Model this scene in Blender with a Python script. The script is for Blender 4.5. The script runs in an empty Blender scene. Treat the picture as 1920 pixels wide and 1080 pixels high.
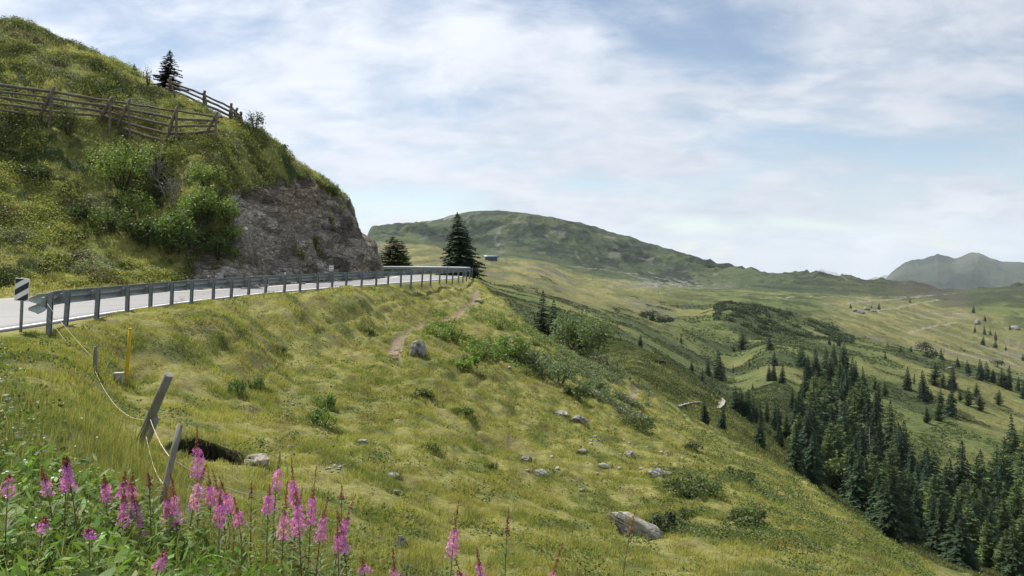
import bpy, bmesh, math, random
import numpy as np
from mathutils import Vector, Matrix
R = math.radians
HAZE, EXPO = 3.5e-5, 0.65
rng = np.random.default_rng(7)
random.seed(7)
scene = bpy.context.scene
COL = scene.collection
F, HZ, CX, EYE = 1400.0, 485.0, 960.0, 1.55     # focal length in px of the photo, horizon row, centre column, eye height

# ---------------------------------------------------------------- tagging
def tag(o, label=None, cat=None, group=None, kind=None):
    if label: o['label'] = label
    if cat: o['category'] = cat
    if group: o['group'] = group
    if kind: o['kind'] = kind
    return o
def empty(name, loc=(0, 0, 0), rz=0.0, s=1.0):
    o = bpy.data.objects.new(name, None); COL.objects.link(o)
    o.location = loc; o.rotation_euler = (0, 0, rz); o.scale = (s, s, s); o.empty_display_size = .2
    return o
def link(name, me, mat=None, parent=None):
    o = bpy.data.objects.new(name, me); COL.objects.link(o)
    if mat is not None and len(me.materials) == 0: me.materials.append(mat)
    if parent is not None: o.parent = parent
    return o
def copy_tree(o, parent=None):
    c = o.copy(); COL.objects.link(c)
    if parent is not None: c.parent = parent
    for ch in list(o.children): copy_tree(ch, c)
    return c

# ---------------------------------------------------------------- numpy meshes
def np_mesh(name, V, polys, col=None, smooth=False):
    """polys: list of int arrays (n,3) or (n,4)"""
    me = bpy.data.meshes.new(name)
    V = np.asarray(V, np.float32)
    polys = [np.asarray(p, np.int32) for p in polys if len(p)]
    me.vertices.add(len(V)); me.vertices.foreach_set('co', V.ravel())
    nl = sum(p.size for p in polys); npol = sum(len(p) for p in polys)
    me.loops.add(nl); me.polygons.add(npol)
    me.loops.foreach_set('vertex_index', np.concatenate([p.ravel() for p in polys]))
    tot = np.concatenate([np.full(len(p), p.shape[1], np.int32) for p in polys])
    st = np.concatenate([[0], np.cumsum(tot)[:-1]]).astype(np.int32)
    me.polygons.foreach_set('loop_start', st); me.polygons.foreach_set('loop_total', tot)
    if smooth: me.polygons.foreach_set('use_smooth', np.ones(npol, bool))
    if col is not None:
        a = me.attributes.new('tint', 'FLOAT_COLOR', 'POINT')
        c4 = np.ones((len(V), 4), np.float32); c4[:, :3] = col
        a.data.foreach_set('color', c4.ravel())
    me.update(calc_edges=True)
    return me

# ---------------------------------------------------------------- noise
def _h(ix, iy, iz, seed):
    h = (ix.astype(np.int64) * 374761393 + iy.astype(np.int64) * 668265263 + iz.astype(np.int64) * 2147483647 + seed * 1013904223) & 0xffffffff
    h = ((h ^ (h >> 13)) * 1274126177) & 0xffffffff
    h = ((h ^ (h >> 16)) * 2246822519) & 0xffffffff
    return ((h ^ (h >> 15)) & 0xffffff) / float(0xffffff)
def noise2(x, y, seed=0):
    x = np.asarray(x, float); y = np.asarray(y, float)
    ix = np.floor(x); iy = np.floor(y); fx = x - ix; fy = y - iy
    u = fx * fx * fx * (fx * (fx * 6 - 15) + 10); v = fy * fy * fy * (fy * (fy * 6 - 15) + 10)
    z = np.zeros_like(ix)
    a = _h(ix, iy, z, seed); b = _h(ix + 1, iy, z, seed); c = _h(ix, iy + 1, z, seed); d = _h(ix + 1, iy + 1, z, seed)
    return (a * (1 - u) + b * u) * (1 - v) + (c * (1 - u) + d * u) * v
def fbm(x, y, octv=4, seed=0, gain=.5):
    s = 0; a = 1; t = 0
    for k in range(octv):
        c, sn = math.cos(k * 1.1), math.sin(k * 1.1)
        s = s + a * noise2((x * c - y * sn) * 2 ** k + 17.3 * k, (x * sn + y * c) * 2 ** k + 5.1 * k, seed + k); t += a; a *= gain
    return s / t                                                     # 0..1
def ridged(x, y, octv=4, seed=0):
    s = 0; a = 1; t = 0
    for k in range(octv):
        c, sn = math.cos(k * 1.3), math.sin(k * 1.3)
        n = noise2((x * c - y * sn) * 2 ** k + 11.7 * k, (x * sn + y * c) * 2 ** k + 3.9 * k, seed + k)
        s = s + a * (1 - np.abs(2 * n - 1)); t += a; a *= .5
    return s / t
def sst(a, b, x):
    t = np.clip((np.asarray(x, float) - a) / (b - a), 0, 1); return t * t * (3 - 2 * t)
def lerp(a, b, t): return a + (b - a) * t
def mixc(c, d, t):
    t = np.asarray(t)[..., None]; return c * (1 - t) + np.asarray(d) * t
def pchip(xk, yk, x):
    xk = np.asarray(xk, float); yk = np.asarray(yk, float); x = np.clip(x, xk[0], xk[-1])
    h = np.diff(xk); dl = np.diff(yk, axis=0) / (h if yk.ndim == 1 else h[:, None])
    m = np.zeros_like(yk); m[0] = dl[0]; m[-1] = dl[-1]
    for i in range(1, len(xk) - 1):
        w1 = 2 * h[i] + h[i - 1]; w2 = h[i] + 2 * h[i - 1]
        p = dl[i - 1] * dl[i] > 0
        with np.errstate(all='ignore'):
            q = (w1 + w2) / (w1 / dl[i - 1] + w2 / dl[i])
        m[i] = np.where(p, q, 0)
    i = np.clip(np.searchsorted(xk, x, side='right') - 1, 0, len(xk) - 2)
    t = (x - xk[i]) / h[i]
    hi = h[i]
    if yk.ndim == 2: t = t[:, None]; hi = hi[:, None]
    return ((1 + 2 * t) * (1 - t) ** 2 * yk[i] + t * (1 - t) ** 2 * hi * m[i] + t * t * (3 - 2 * t) * yk[i + 1] + t * t * (t - 1) * hi * m[i + 1])

# ---------------------------------------------------------------- the lie of the land
# survey: bearing (as a photo column) -> stations (distance, 'p' sight-line row | 'z' height)
def z(d, v): return (d, HZ + F * (EYE - v) / d)
def p(d, v): return (d, v)
SURVEY = {
 -1000: [z(1.2,0),z(7,0),z(13,.1),z(16,1.6),z(30,12),z(45,17),z(100,22),z(3000,22)],
 -400: [z(1.2,0),z(11,0),z(18.5,.15),z(21,1.5),z(38,14),z(52,18),z(100,20),z(3000,20)],
 0: [z(1.2,0),z(7,0),z(14,0),z(15.6,.03),z(26,.2),z(28,.7),z(50,17.5),z(56,18.3),z(100,18.5),z(3000,18)],
 150: [z(1.2,0),z(4.5,-.1),z(12,-.4),z(15.5,-.2),z(17.6,0),z(28.3,.25),z(30.5,.9),z(50,15.6),z(56,16.4),z(100,16),z(3000,15)],
 250: [z(1.2,0),z(3.8,-.1),z(8,-.7),p(11,850),p(16,715),z(19,.03),z(20.5,.03),z(30.5,.25),z(33,1.1),p(49.5,138),z(55,14.4),z(100,13),z(3000,0)],
 300: [z(1.2,0),z(4.5,-.35),p(10.5,842),p(16,705),z(20.3,.02),z(21.3,.03),z(31.3,.25),z(34,1.2),p(48.8,172),z(54,12.9),z(100,11),z(3000,0)],
 400: [z(1.2,0),z(5.5,-.8),p(11.5,855),p(17,720),z(22.8,.03),z(24,.03),z(33.8,.2),p(35.6,500),p(39,335),p(47.5,218),z(53,11),z(100,8),z(3000,0)],
 520: [z(1.2,-.05),z(4.5,-.7),p(7.5,1000),p(12,880),p(20,720),p(26,610),z(29,.05),z(30.5,.03),z(39.5,.15),p(41,495),p(45,350),p(48.2,271),z(53,8.9),z(70,6),z(100,3),z(3000,0)],
 600: [z(1.2,-.1),z(5,-.9),p(8,1010),p(13,870),p(22,715),p(28,630),z(33.3,.03),z(35,.03),z(44.5,.1),p(46.3,490),p(50,362),p(54,328),z(58,7.5),z(70,4),z(100,0),z(3000,0)],
 645: [z(1.2,-.1),z(5.4,-1.05),p(13.4,878),p(23.5,704),p(29.5,630),z(36.2,.02),z(38,.03),z(47.5,.08),p(49,492),p(52.7,385),p(55.5,366),z(58,6),z(64,4),z(80,0),z(100,-2),z(3000,-40)],
 665: [z(1.2,-.1),z(5.5,-1.1),p(13.5,880),p(24,700),p(30,632),z(37,.02),z(39,.03),z(48.7,.05),p(50.3,495),p(54,410),z(57,4.3),z(62,3),z(75,0),z(100,-3),z(3000,-40)],
 700: [z(1.2,-.1),z(5.8,-1.15),p(9,1020),p(13.8,883),p(25.2,694),p(34,600),z(40,.03),z(42,.03),z(52.3,.03),p(53.6,505),p(56,463),z(58,2.2),z(62,1),z(68,0.1),z(100,-3),z(200,-20),p(300,517),p(500,491),p(800,471),p(1000,457),p(1900,427),p(2300,450),p(3000,470)],
 722: [z(1.2,-.1),z(6,-1.2),p(9.3,1020),p(14,885),p(26,690),p(31,638),p(37,580),z(43.5,.05),z(46,.03),z(56,.03),z(62,.03),z(70,.05),z(100,-3.5),z(200,-22),p(300,516),p(500,491),p(800,471),p(1000,458),p(1890,422),p(2300,450),p(3000,470)],
 800: [z(1.2,-.1),z(6,-1.3),p(10,1020),p(16,875),p(28,680),p(36,620),p(46,565),z(53.5,.06),z(55.5,.03),z(66,.03),z(75,.2),z(100,-5),z(200,-28),p(300,512),p(500,490),p(800,470),p(1000,462),p(1150,457),p(1850,415),p(2300,450),p(3000,470)],
 885: [z(1.2,-.1),z(6.5,-1.5),p(10.5,1020),p(18,860),p(30,690),p(40,628),p(52,562),p(60,530),p(62.5,520),z(66,-.3),z(75,-2),z(100,-9),z(160,-26),p(250,535),p(400,510),p(700,490),p(1000,484),p(1150,478),p(1900,399),p(2300,440),p(3000,465)],
 930: [z(1.2,-.1),z(7,-1.7),p(11,1020),p(20,840),p(32,690),p(44,620),p(54,565),p(58,554),z(62,-1.8),z(70,-4.5),z(100,-14),z(150,-27),p(220,560),p(300,540),p(500,512),p(800,492),p(1100,482),p(1900,397),p(2300,440),p(3000,465)],
 1000: [z(1.2,-.1),z(7,-1.75),p(11.5,1020),p(22,830),p(34,705),p(46,640),p(53,620),z(58,-4.4),z(70,-8.5),z(100,-18),z(140,-27),p(200,590),p(260,565),p(400,535),p(600,513),p(900,496),p(1100,488),p(1870,403),p(2300,440),p(3000,465)],
 1085: [z(1.2,-.15),z(7.5,-1.9),p(12,1020),p(25,815),p(38,715),p(48,680),p(54,669),z(58,-6.4),z(70,-10.5),z(100,-20),p(130,690),p(180,630),p(220,605),p(300,578),p(420,557),p(600,540),p(800,528),p(1000,518),p(1150,508),p(1800,422),p(2200,460),p(3000,480)],
 1180: [z(1.2,-.15),z(8,-2.1),p(12.5,1020),p(25,845),p(38,765),p(48,730),p(56,707),p(62,709),z(75,-12),p(95,706),p(120,676),p(148,653),p(170,651),p(230,632),p(320,602),p(420,579),p(600,557),p(800,541),p(1000,530),p(1200,520),p(1760,449),p(2200,480),p(3000,490)],
 1300: [z(1.2,-.15),z(8,-2.2),p(12,1030),p(25,870),p(36,825),p(46,800),p(56,785),p(70,782),p(85,770),p(100,755),p(120,730),p(135,714),p(150,716),p(172,722),p(220,700),p(320,650),p(400,615),p(480,592),p(600,574),p(800,553),p(1000,545),p(1200,535),p(1600,488),p(2200,510),p(3000,520)],
 1370: [z(1.2,-.15),z(8,-2.2),p(12,1033),p(25,890),p(36,852),p(46,835),p(56,826),p(68,822),p(82,805),p(100,780),p(115,764),p(126,755),p(140,757),p(180,766),p(220,735),p(300,690),p(380,640),p(470,582),p(510,571),p(550,573),p(700,565),p(900,552),p(1100,545),p(1500,511),p(2200,530),p(3000,530)],
 1450: [z(1.2,-.15),z(8,-2.25),p(12,1040),p(25,920),p(36,882),p(44,873),p(52,870),p(65,872),p(80,866),p(100,845),p(115,820),p(140,785),p(180,740),p(240,700),p(300,660),p(340,640),p(370,638),p(400,642),p(450,615),p(510,583),p(530,580),p(600,582),p(750,568),p(950,553),p(1150,544),p(1400,523),p(2200,545),p(3000,545)],
 1530: [z(1.2,-.15),z(8,-2.3),p(12,1050),p(22,962),p(32,930),p(40,922),p(48,926),p(65,938),p(80,932),p(100,905),p(125,870),p(160,810),p(210,750),p(260,700),p(310,658),p(340,640),p(365,637),p(400,643),p(480,620),p(530,606),p(600,596),p(720,585),p(900,562),p(1000,555),p(1100,549),p(1350,524),p(2200,550),p(3000,550)],
 1600: [z(1.2,-.15),z(8,-2.35),p(12,1060),p(20,1000),p(27,978),p(34,976),p(45,985),p(65,987),p(80,972),p(100,950),p(140,890),p(190,800),p(240,730),p(290,680),p(325,655),p(345,648),p(380,650),p(500,635),p(600,610),p(750,590),p(900,572),p(1000,560),p(1100,553),p(1300,533),p(2000,560),p(3000,560)],
 1700: [z(1.2,-.15),z(8,-2.4),p(12,1085),p(20,1050),p(26,1040),p(34,1046),p(50,1047),p(65,1037),p(80,1020),p(100,1000),p(150,910),p(190,825),p(230,760),p(280,705),p(320,672),p(345,664),p(380,667),p(520,650),p(650,625),p(800,600),p(950,578),p(1050,562),p(1150,552),p(1280,540),p(2000,570),p(3000,570)],
 1780: [z(1.2,-.2),z(8,-2.5),p(12,1110),p(20,1085),p(30,1080),p(50,1078),p(80,1055),p(100,1030),p(150,930),p(200,820),p(250,750),p(300,700),p(330,684),p(350,682),p(400,685),p(520,665),p(650,640),p(800,610),p(950,583),p(1050,566),p(1150,552),p(1250,547),p(2000,575),p(3000,575)],
 1850: [z(1.2,-.2),z(8,-2.6),p(12,1130),p(20,1110),p(50,1098),p(80,1072),p(100,1045),p(150,950),p(200,830),p(250,765),p(290,725),p(320,703),p(350,700),p(400,703),p(520,680),p(650,655),p(800,618),p(900,590),p(1000,570),p(1100,548),p(1200,541),p(1350,546),p(2000,570),p(3000,572)],
 1920: [z(1.2,-.2),z(8,-2.7),p(12,1145),p(20,1130),p(50,1112),p(80,1083),p(100,1055),p(150,960),p(200,840),p(250,780),p(290,742),p(320,722),p(350,720),p(400,722),p(520,695),p(650,668),p(800,625),p(900,590),p(1000,565),p(1100,545),p(1180,537),p(1350,542),p(2000,570),p(3000,572)],
 2150: [z(1.2,-.2),z(8,-2.9),p(12,1180),p(20,1165),p(50,1140),p(80,1105),p(100,1075),p(150,975),p(200,860),p(250,800),p(290,765),p(330,745),p(360,743),p(400,745),p(520,715),p(650,685),p(800,635),p(900,595),p(1000,565),p(1100,542),p(1200,533),p(1350,540),p(2000,570),p(3000,572)],
 2900: [z(1.2,-.3),z(8,-3.2),p(12,1280),p(20,1250),p(50,1190),p(80,1130),p(100,1090),p(150,1000),p(200,900),p(250,840),p(320,790),p(360,785),p(400,785),p(520,740),p(650,700),p(800,645),p(900,600),p(1000,565),p(1100,540),p(1200,530),p(1350,540),p(2000,570),p(3000,572)],
}
LD = np.linspace(math.log(1.2), math.log(2800), 1400)
_cp = sorted(SURVEY)
_tab = np.stack([pchip([math.log(s[0]) for s in SURVEY[c]], [ (EYE - (s[1] - HZ) / F * s[0]) / s[0] for s in SURVEY[c]], LD) for c in _cp])   # tan of elevation + EYE/d kept as Z/d
PXG = np.arange(-1000, 2901, 5.0)
TAB = pchip(_cp, _tab, PXG)                                           # (npx, nld) of Z/d
for _j in range(len(LD)):                                             # the survey stations are smoothed across close to the camera
    sg = 14 * (1 - min(max((math.exp(LD[_j]) - 9) / 9, 0), 1))
    if sg > .5:
        kx = np.arange(-40, 41); kw = np.exp(-.5 * (kx / sg) ** 2); kw /= kw.sum()
        TAB[:, _j] = np.convolve(np.pad(TAB[:, _j], 40, mode='edge'), kw, 'valid')
def base_z(px, d):
    a = np.clip((np.asarray(px, float) - PXG[0]) / 5.0, 0, len(PXG) - 1.001); b = np.clip((np.log(np.maximum(d, 1.2)) - LD[0]) / (LD[1] - LD[0]), 0, len(LD) - 1.001)
    i = a.astype(int); j = b.astype(int); u = a - i; v = b - j
    return ((TAB[i, j] * (1 - u) + TAB[i + 1, j] * u) * (1 - v) + (TAB[i, j + 1] * (1 - u) + TAB[i + 1, j + 1] * u) * v) * d
def px_of(X, Y): return CX + F * np.asarray(X) / np.asarray(Y)

# ---- the road: edge of tarmac on the valley side (follows the rail) and on the hill side
POST_PX = [121,181,235,280,322,359,395,429,465,501,533,562,593,623,650,677,702,726,749,770,790,807,824,837,849,859,868,874,879,885]
_Y = np.array([17.2 + 1.58 * n for n in range(30)]); _X = (np.array(POST_PX) - CX) / F * _Y
_pf = np.polyfit(_Y, _X, 5); _X = np.polyval(_pf, _Y)
RAIL = [(-9.62, 15.05), (-9.66, 15.5), (-9.95, 16.3)] + list(zip(_X, _Y)) + [(-3.9, 65.4), (-5.1, 67.9), (-7.0, 69.9), (-9.4, 71.2), (-12.0, 71.9), (-15.0, 72.2)]
NEAR_E = [(-11.2, -30), (-11.1, 0), (-10.95, 8), (-10.75, 14)] + [(x - .55, y + .05) for x, y in zip(_X, _Y)] + [(-4.4, 64.8), (-5.6, 67.1), (-7.3, 68.9), (-9.6, 70.1), (-12, 70.8), (-15, 71.1), (-40, 71.5)]
FAR_E = [(-19.2, -30), (-19.1, 0), (-19, 12), (-18.6, 20), (-17.6, 26), (-15.9, 29.5), (-14.0, 32.2), (-12.7, 36), (-11.9, 40), (-11.0, 44.5), (-10.0, 48.5), (-9.0, 52.5), (-8.9, 56), (-10.3, 60), (-13.2, 62.6), (-18, 64), (-40, 64.5)]
def resample(P, n):
    P = np.array(P, float)
    seg = np.hypot(*np.diff(P, axis=0).T); s = np.concatenate([[0], np.cumsum(seg)])
    t = np.linspace(0, s[-1], n)
    Q = pchip(s, P, t)
    return Q
def sdist(P, X, Y):
    """signed distance to polyline P: positive to the left of its direction"""
    best = np.full(X.shape, 1e9); sg = np.zeros(X.shape)
    for (ax, ay), (bx, by) in zip(P[:-1], P[1:]):
        dx, dy = bx - ax, by - ay; L2 = dx * dx + dy * dy
        t = np.clip(((X - ax) * dx + (Y - ay) * dy) / L2, 0, 1)
        ex, ey = X - (ax + t * dx), Y - (ay + t * dy); dd = ex * ex + ey * ey
        c = dx * ey - dy * ex
        m = dd < best; best = np.where(m, dd, best); sg = np.where(m, np.sign(c), sg)
    return np.sqrt(best) * sg
def pdist(P, X, Y): return np.abs(sdist(P, X, Y))
NE = resample(NEAR_E, 90); FE = resample(FAR_E, 60)
def road_s(X, Y):
    sn = sdist(NE, X, Y); sf = -sdist(FE, X, Y); return sn, sf
def road_z(sn, sf):
    t = np.clip(sn / np.maximum(sn + sf, .1), 0, 1); return .03 + .14 * t

def at(px, py, d): return Vector(((px - CX) / F * d, d, EYE - (py - HZ) / F * d))
def hit(px, py, d0=1.3, d1=2700):
    """distance at which the sight line through (px,py) meets the land"""
    dd = np.exp(np.linspace(math.log(d0), math.log(d1), 4000))
    row = HZ + F * (EYE - base_z(np.full(4000, float(px)), dd)) / dd
    k = np.argmax(row <= py)
    if row[k] > py: k = int(np.argmin(row))
    return float(dd[k])

# ---- finer relief and what grows where; one function of the place (X,Y), used by every sheet of ground and every plant
TRAIL = [(742,672,0),(738,655,0),(752,634,0),(775,618,0),(800,604,0),(840,598,0),(868,582,0),(890,562,0),(893,545,0)]
def world_line(L):
    o = []
    for a in L:
        d = a[2] if len(a) > 2 and a[2] else hit(a[0], a[1]); o.append(((a[0] - CX) / F * d, d))
    return o
TRAIL_W = world_line(TRAIL)
TRAIL2_W = world_line([(1178,704,56),(1186,716,0),(1190,732,0),(1180,748,0)])
HOLE = world_line([(405,838)])[0]
TRACKS = [world_line(t) for t in ([(1420,560),(1480,557),(1560,556),(1640,557),(1720,556),(1790,551)],
   [(1545,572),(1620,566),(1700,558),(1770,553)], [(1590,588),(1660,580),(1720,570),(1760,562)],
   [(1180,517),(1260,533),(1330,545),(1400,551),(1470,553)], [(1640,588),(1700,600),(1780,628),(1860,655),(1935,680)],
   [(1700,625),(1745,612),(1790,606)], [(1060,497),(1130,508),(1230,523),(1330,539)])]
def cliff_mask(px, X, Y, sf):
    """bare rock of the road cutting"""
    up = -sf
    d = np.asarray(Y)
    zz = base_z(px, d)
    row = HZ + F * (EYE - zz) / d
    top = np.interp(px, [330, 375, 420, 450, 480, 520, 560, 600, 640, 700, 735], [470, 352, 350, 362, 352, 344, 338, 346, 372, 440, 500])
    top = top + 14 * (noise2(px / 18, px * 0, 5) - .5) + 10 * (noise2(px / 6, px * 0, 6) - .5)
    lft = np.interp(row, [330, 380, 430, 470, 530, 560], [395, 425, 425, 380, 335, 330])
    m = sst(-4, 6, row - top) * sst(-10, 14, px - lft + 26 * (noise2(px / 14, row / 14, 9) - .5)) * sst(.05, .3, up) * (px < 735) * (Y < 60)
    return m
# ---------------------------------------------------------------- materials
def new_mat(name):
    m = bpy.data.materials.new(name); m.use_nodes = True
    nt = m.node_tree; nt.nodes.clear()
    out = nt.nodes.new('ShaderNodeOutputMaterial')
    return m, nt, out
def N(nt, typ, **kw):
    n = nt.nodes.new(typ)
    for k, v in kw.items():
        if hasattr(n, k): setattr(n, k, v)
        else: n.inputs[k].default_value = v
    return n
def principled(nt, out, rough=.9, spec=.2, metal=0.0):
    b = nt.nodes.new('ShaderNodeBsdfPrincipled')
    b.inputs['Roughness'].default_value = rough; b.inputs['Specular IOR Level'].default_value = spec; b.inputs['Metallic'].default_value = metal
    nt.links.new(b.outputs[0], out.inputs['Surface']); return b
def mult_noise(nt, colsock, scale, lo, hi, detail=4, coord='Object', rough=.6, stretch=None):
    tc = nt.nodes.new('ShaderNodeTexCoord'); nz = N(nt, 'ShaderNodeTexNoise'); nz.inputs['Scale'].default_value = scale; nz.inputs['Detail'].default_value = detail; nz.inputs['Roughness'].default_value = rough
    src = tc.outputs[coord]
    if stretch:
        mp = nt.nodes.new('ShaderNodeMapping'); mp.inputs['Scale'].default_value = stretch; nt.links.new(src, mp.inputs[0]); src = mp.outputs[0]
    nt.links.new(src, nz.inputs['Vector'])
    mr = N(nt, 'ShaderNodeMapRange'); mr.inputs['From Min'].default_value = .25; mr.inputs['From Max'].default_value = .75; mr.inputs['To Min'].default_value = lo; mr.inputs['To Max'].default_value = hi
    nt.links.new(nz.outputs['Fac'], mr.inputs['Value'])
    mx = nt.nodes.new('ShaderNodeVectorMath'); mx.operation = 'SCALE'
    nt.links.new(colsock, mx.inputs[0]); nt.links.new(mr.outputs[0], mx.inputs['Scale'])
    return mx.outputs[0], nz
def attr_mat(name, rough=.95, noises=((6, .7, 1.3),), bump=None, spec=.1):
    m, nt, out = new_mat(name); b = principled(nt, out, rough, spec)
    a = nt.nodes.new('ShaderNodeAttribute'); a.attribute_name = 'tint'
    c = a.outputs['Color']
    for s, lo, hi in noises: c, nz = mult_noise(nt, c, s, lo, hi)
    nt.links.new(c, b.inputs['Base Color'])
    if bump:
        tc = nt.nodes.new('ShaderNodeTexCoord'); nb = N(nt, 'ShaderNodeTexNoise'); nb.inputs['Scale'].default_value = bump[0]; nb.inputs['Detail'].default_value = 6; nb.inputs['Roughness'].default_value = .65
        nt.links.new(tc.outputs['Object'], nb.inputs['Vector'])
        bp = nt.nodes.new('ShaderNodeBump'); bp.inputs['Strength'].default_value = bump[1]; bp.inputs['Distance'].default_value = bump[2]
        nt.links.new(nb.outputs['Fac'], bp.inputs['Height']); nt.links.new(bp.outputs[0], b.inputs['Normal'])
    return m
def leaf_mat(name, trans=.35, rough=.6, tint=None, gloss=.25, vary=False):
    """leaves: a vertex tint, some light let through"""
    m, nt, out = new_mat(name)
    if tint is None:
        a = nt.nodes.new('ShaderNodeAttribute'); a.attribute_name = 'tint'; c = a.outputs['Color']
    else:
        c = N(nt, 'ShaderNodeRGB').outputs[0]; c.default_value = (*tint, 1)
        c, _ = mult_noise(nt, c, 9, .75, 1.25)
    if vary:                                                          # each tree a little lighter or darker than its neighbour
        oi = nt.nodes.new('ShaderNodeObjectInfo'); mr = N(nt, 'ShaderNodeMapRange'); mr.inputs['To Min'].default_value = .7; mr.inputs['To Max'].default_value = 1.55; nt.links.new(oi.outputs['Random'], mr.inputs['Value'])
        vv = nt.nodes.new('ShaderNodeVectorMath'); vv.operation = 'SCALE'; nt.links.new(c, vv.inputs[0]); nt.links.new(mr.outputs[0], vv.inputs['Scale']); c = vv.outputs[0]
    b = nt.nodes.new('ShaderNodeBsdfPrincipled'); b.inputs['Roughness'].default_value = rough; b.inputs['Specular IOR Level'].default_value = gloss
    t = nt.nodes.new('ShaderNodeBsdfTranslucent'); mx = nt.nodes.new('ShaderNodeMixShader'); mx.inputs[0].default_value = trans
    warm = nt.nodes.new('ShaderNodeVectorMath'); warm.operation = 'MULTIPLY'; warm.inputs[1].default_value = (1.12, 1.18, .6)
    nt.links.new(c, b.inputs['Base Color']); nt.links.new(c, warm.inputs[0]); nt.links.new(warm.outputs[0], t.inputs['Color'])
    nt.links.new(b.outputs[0], mx.inputs[1]); nt.links.new(t.outputs[0], mx.inputs[2]); nt.links.new(mx.outputs[0], out.inputs['Surface'])
    return m
def plain_mat(name, col, rough=.7, spec=.3, metal=0.0, var=((12, .8, 1.2),), stretch=None, bump=None):
    m, nt, out = new_mat(name); b = principled(nt, out, rough, spec, metal)
    c = N(nt, 'ShaderNodeRGB').outputs[0]; c.default_value = (*col, 1)
    for s, lo, hi in var: c, nz = mult_noise(nt, c, s, lo, hi, stretch=stretch)
    nt.links.new(c, b.inputs['Base Color'])
    if bump:
        bp = nt.nodes.new('ShaderNodeBump'); bp.inputs['Strength'].default_value = bump[0]; bp.inputs['Distance'].default_value = bump[1]
        nt.links.new(nz.outputs['Fac'], bp.inputs['Height']); nt.links.new(bp.outputs[0], b.inputs['Normal'])
    return m
M = {}
M['meadow'] = attr_mat('meadow turf', noises=((9, .65, 1.35), (1.3, .85, 1.15)), bump=(14, .8, .06))
M['hill'] = attr_mat('hillside turf', noises=((3.5, .6, 1.4),), bump=(4, .9, .2))
def rock_mat():
    m, nt, out = new_mat('cliff rock'); b = principled(nt, out, .92, .15)
    a = nt.nodes.new('ShaderNodeAttribute'); a.attribute_name = 'tint'; c = a.outputs['Color']
    tc = nt.nodes.new('ShaderNodeTexCoord'); mp = nt.nodes.new('ShaderNodeMapping'); mp.inputs['Rotation'].default_value = (R(20), R(48), R(10)); mp.inputs['Scale'].default_value = (.35, 1.0, 2.2); nt.links.new(tc.outputs['Object'], mp.inputs[0])
    nw = N(nt, 'ShaderNodeTexNoise'); nw.inputs['Scale'].default_value = 1.3; nw.inputs['Detail'].default_value = 3; nt.links.new(tc.outputs['Object'], nw.inputs['Vector'])
    wv = nt.nodes.new('ShaderNodeVectorMath'); wv.operation = 'MULTIPLY_ADD'; wv.inputs[1].default_value = (.9, .9, .9); nt.links.new(nw.outputs['Color'], wv.inputs[0]); nt.links.new(mp.outputs[0], wv.inputs[2])
    hs = None
    for sc_, wgt, lo, hi in ((.8, .8, .78, 1.25), (3.4, .5, .7, 1.35)):
        v1 = N(nt, 'ShaderNodeTexVoronoi'); v1.inputs['Scale'].default_value = sc_; nt.links.new(wv.outputs[0], v1.inputs['Vector'])
        v2 = N(nt, 'ShaderNodeTexVoronoi'); v2.feature = 'DISTANCE_TO_EDGE'; v2.inputs['Scale'].default_value = sc_; nt.links.new(wv.outputs[0], v2.inputs['Vector'])
        sp = nt.nodes.new('ShaderNodeSeparateColor'); nt.links.new(v1.outputs['Color'], sp.inputs[0])
        mr = N(nt, 'ShaderNodeMapRange'); mr.inputs['To Min'].default_value = lo; mr.inputs['To Max'].default_value = hi; nt.links.new(sp.outputs[0], mr.inputs['Value'])
        ce = N(nt, 'ShaderNodeMapRange'); ce.inputs['From Max'].default_value = .07; ce.inputs['To Min'].default_value = .68; ce.inputs['To Max'].default_value = 1; nt.links.new(v2.outputs['Distance'], ce.inputs['Value'])
        for q in (mr, ce):
            mx = nt.nodes.new('ShaderNodeVectorMath'); mx.operation = 'SCALE'; nt.links.new(c, mx.inputs[0]); nt.links.new(q.outputs[0], mx.inputs['Scale']); c = mx.outputs[0]
        h1 = nt.nodes.new('ShaderNodeMath'); h1.operation = 'MULTIPLY_ADD'; nt.links.new(sp.outputs[1], h1.inputs[0]); h1.inputs[1].default_value = wgt
        h2 = nt.nodes.new('ShaderNodeMath'); h2.operation = 'MINIMUM'; nt.links.new(v2.outputs['Distance'], h2.inputs[0]); h2.inputs[1].default_value = .12
        h3 = nt.nodes.new('ShaderNodeMath'); h3.operation = 'MULTIPLY'; nt.links.new(h2.outputs[0], h3.inputs[0]); h3.inputs[1].default_value = 5 * wgt; nt.links.new(h3.outputs[0], h1.inputs[2])
        if hs is None: hs = h1.outputs[0]
        else:
            ad = nt.nodes.new('ShaderNodeMath'); ad.operation = 'ADD'; nt.links.new(hs, ad.inputs[0]); nt.links.new(h1.outputs[0], ad.inputs[1]); hs = ad.outputs[0]
    c, nz = mult_noise(nt, c, 6, .7, 1.3, 6); nt.links.new(c, b.inputs['Base Color'])
    ad = nt.nodes.new('ShaderNodeMath'); ad.operation = 'MULTIPLY_ADD'; nt.links.new(nz.outputs['Fac'], ad.inputs[0]); ad.inputs[1].default_value = .8; nt.links.new(hs, ad.inputs[2])
    bp = nt.nodes.new('ShaderNodeBump'); bp.inputs['Strength'].default_value = 1; bp.inputs['Distance'].default_value = .28; nt.links.new(ad.outputs[0], bp.inputs['Height']); nt.links.new(bp.outputs[0], b.inputs['Normal'])
    return m
M['rock'] = rock_mat()
M['valley'] = attr_mat('alpine pasture', noises=((.07, .85, 1.15), (.3, .7, 1.3), (1.1, .55, 1.45)), bump=(.7, 1, 1.0))
M['mountain'] = attr_mat('mountain side', noises=((.03, .8, 1.2), (.15, .7, 1.3)), bump=(.06, 1, 8))
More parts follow.
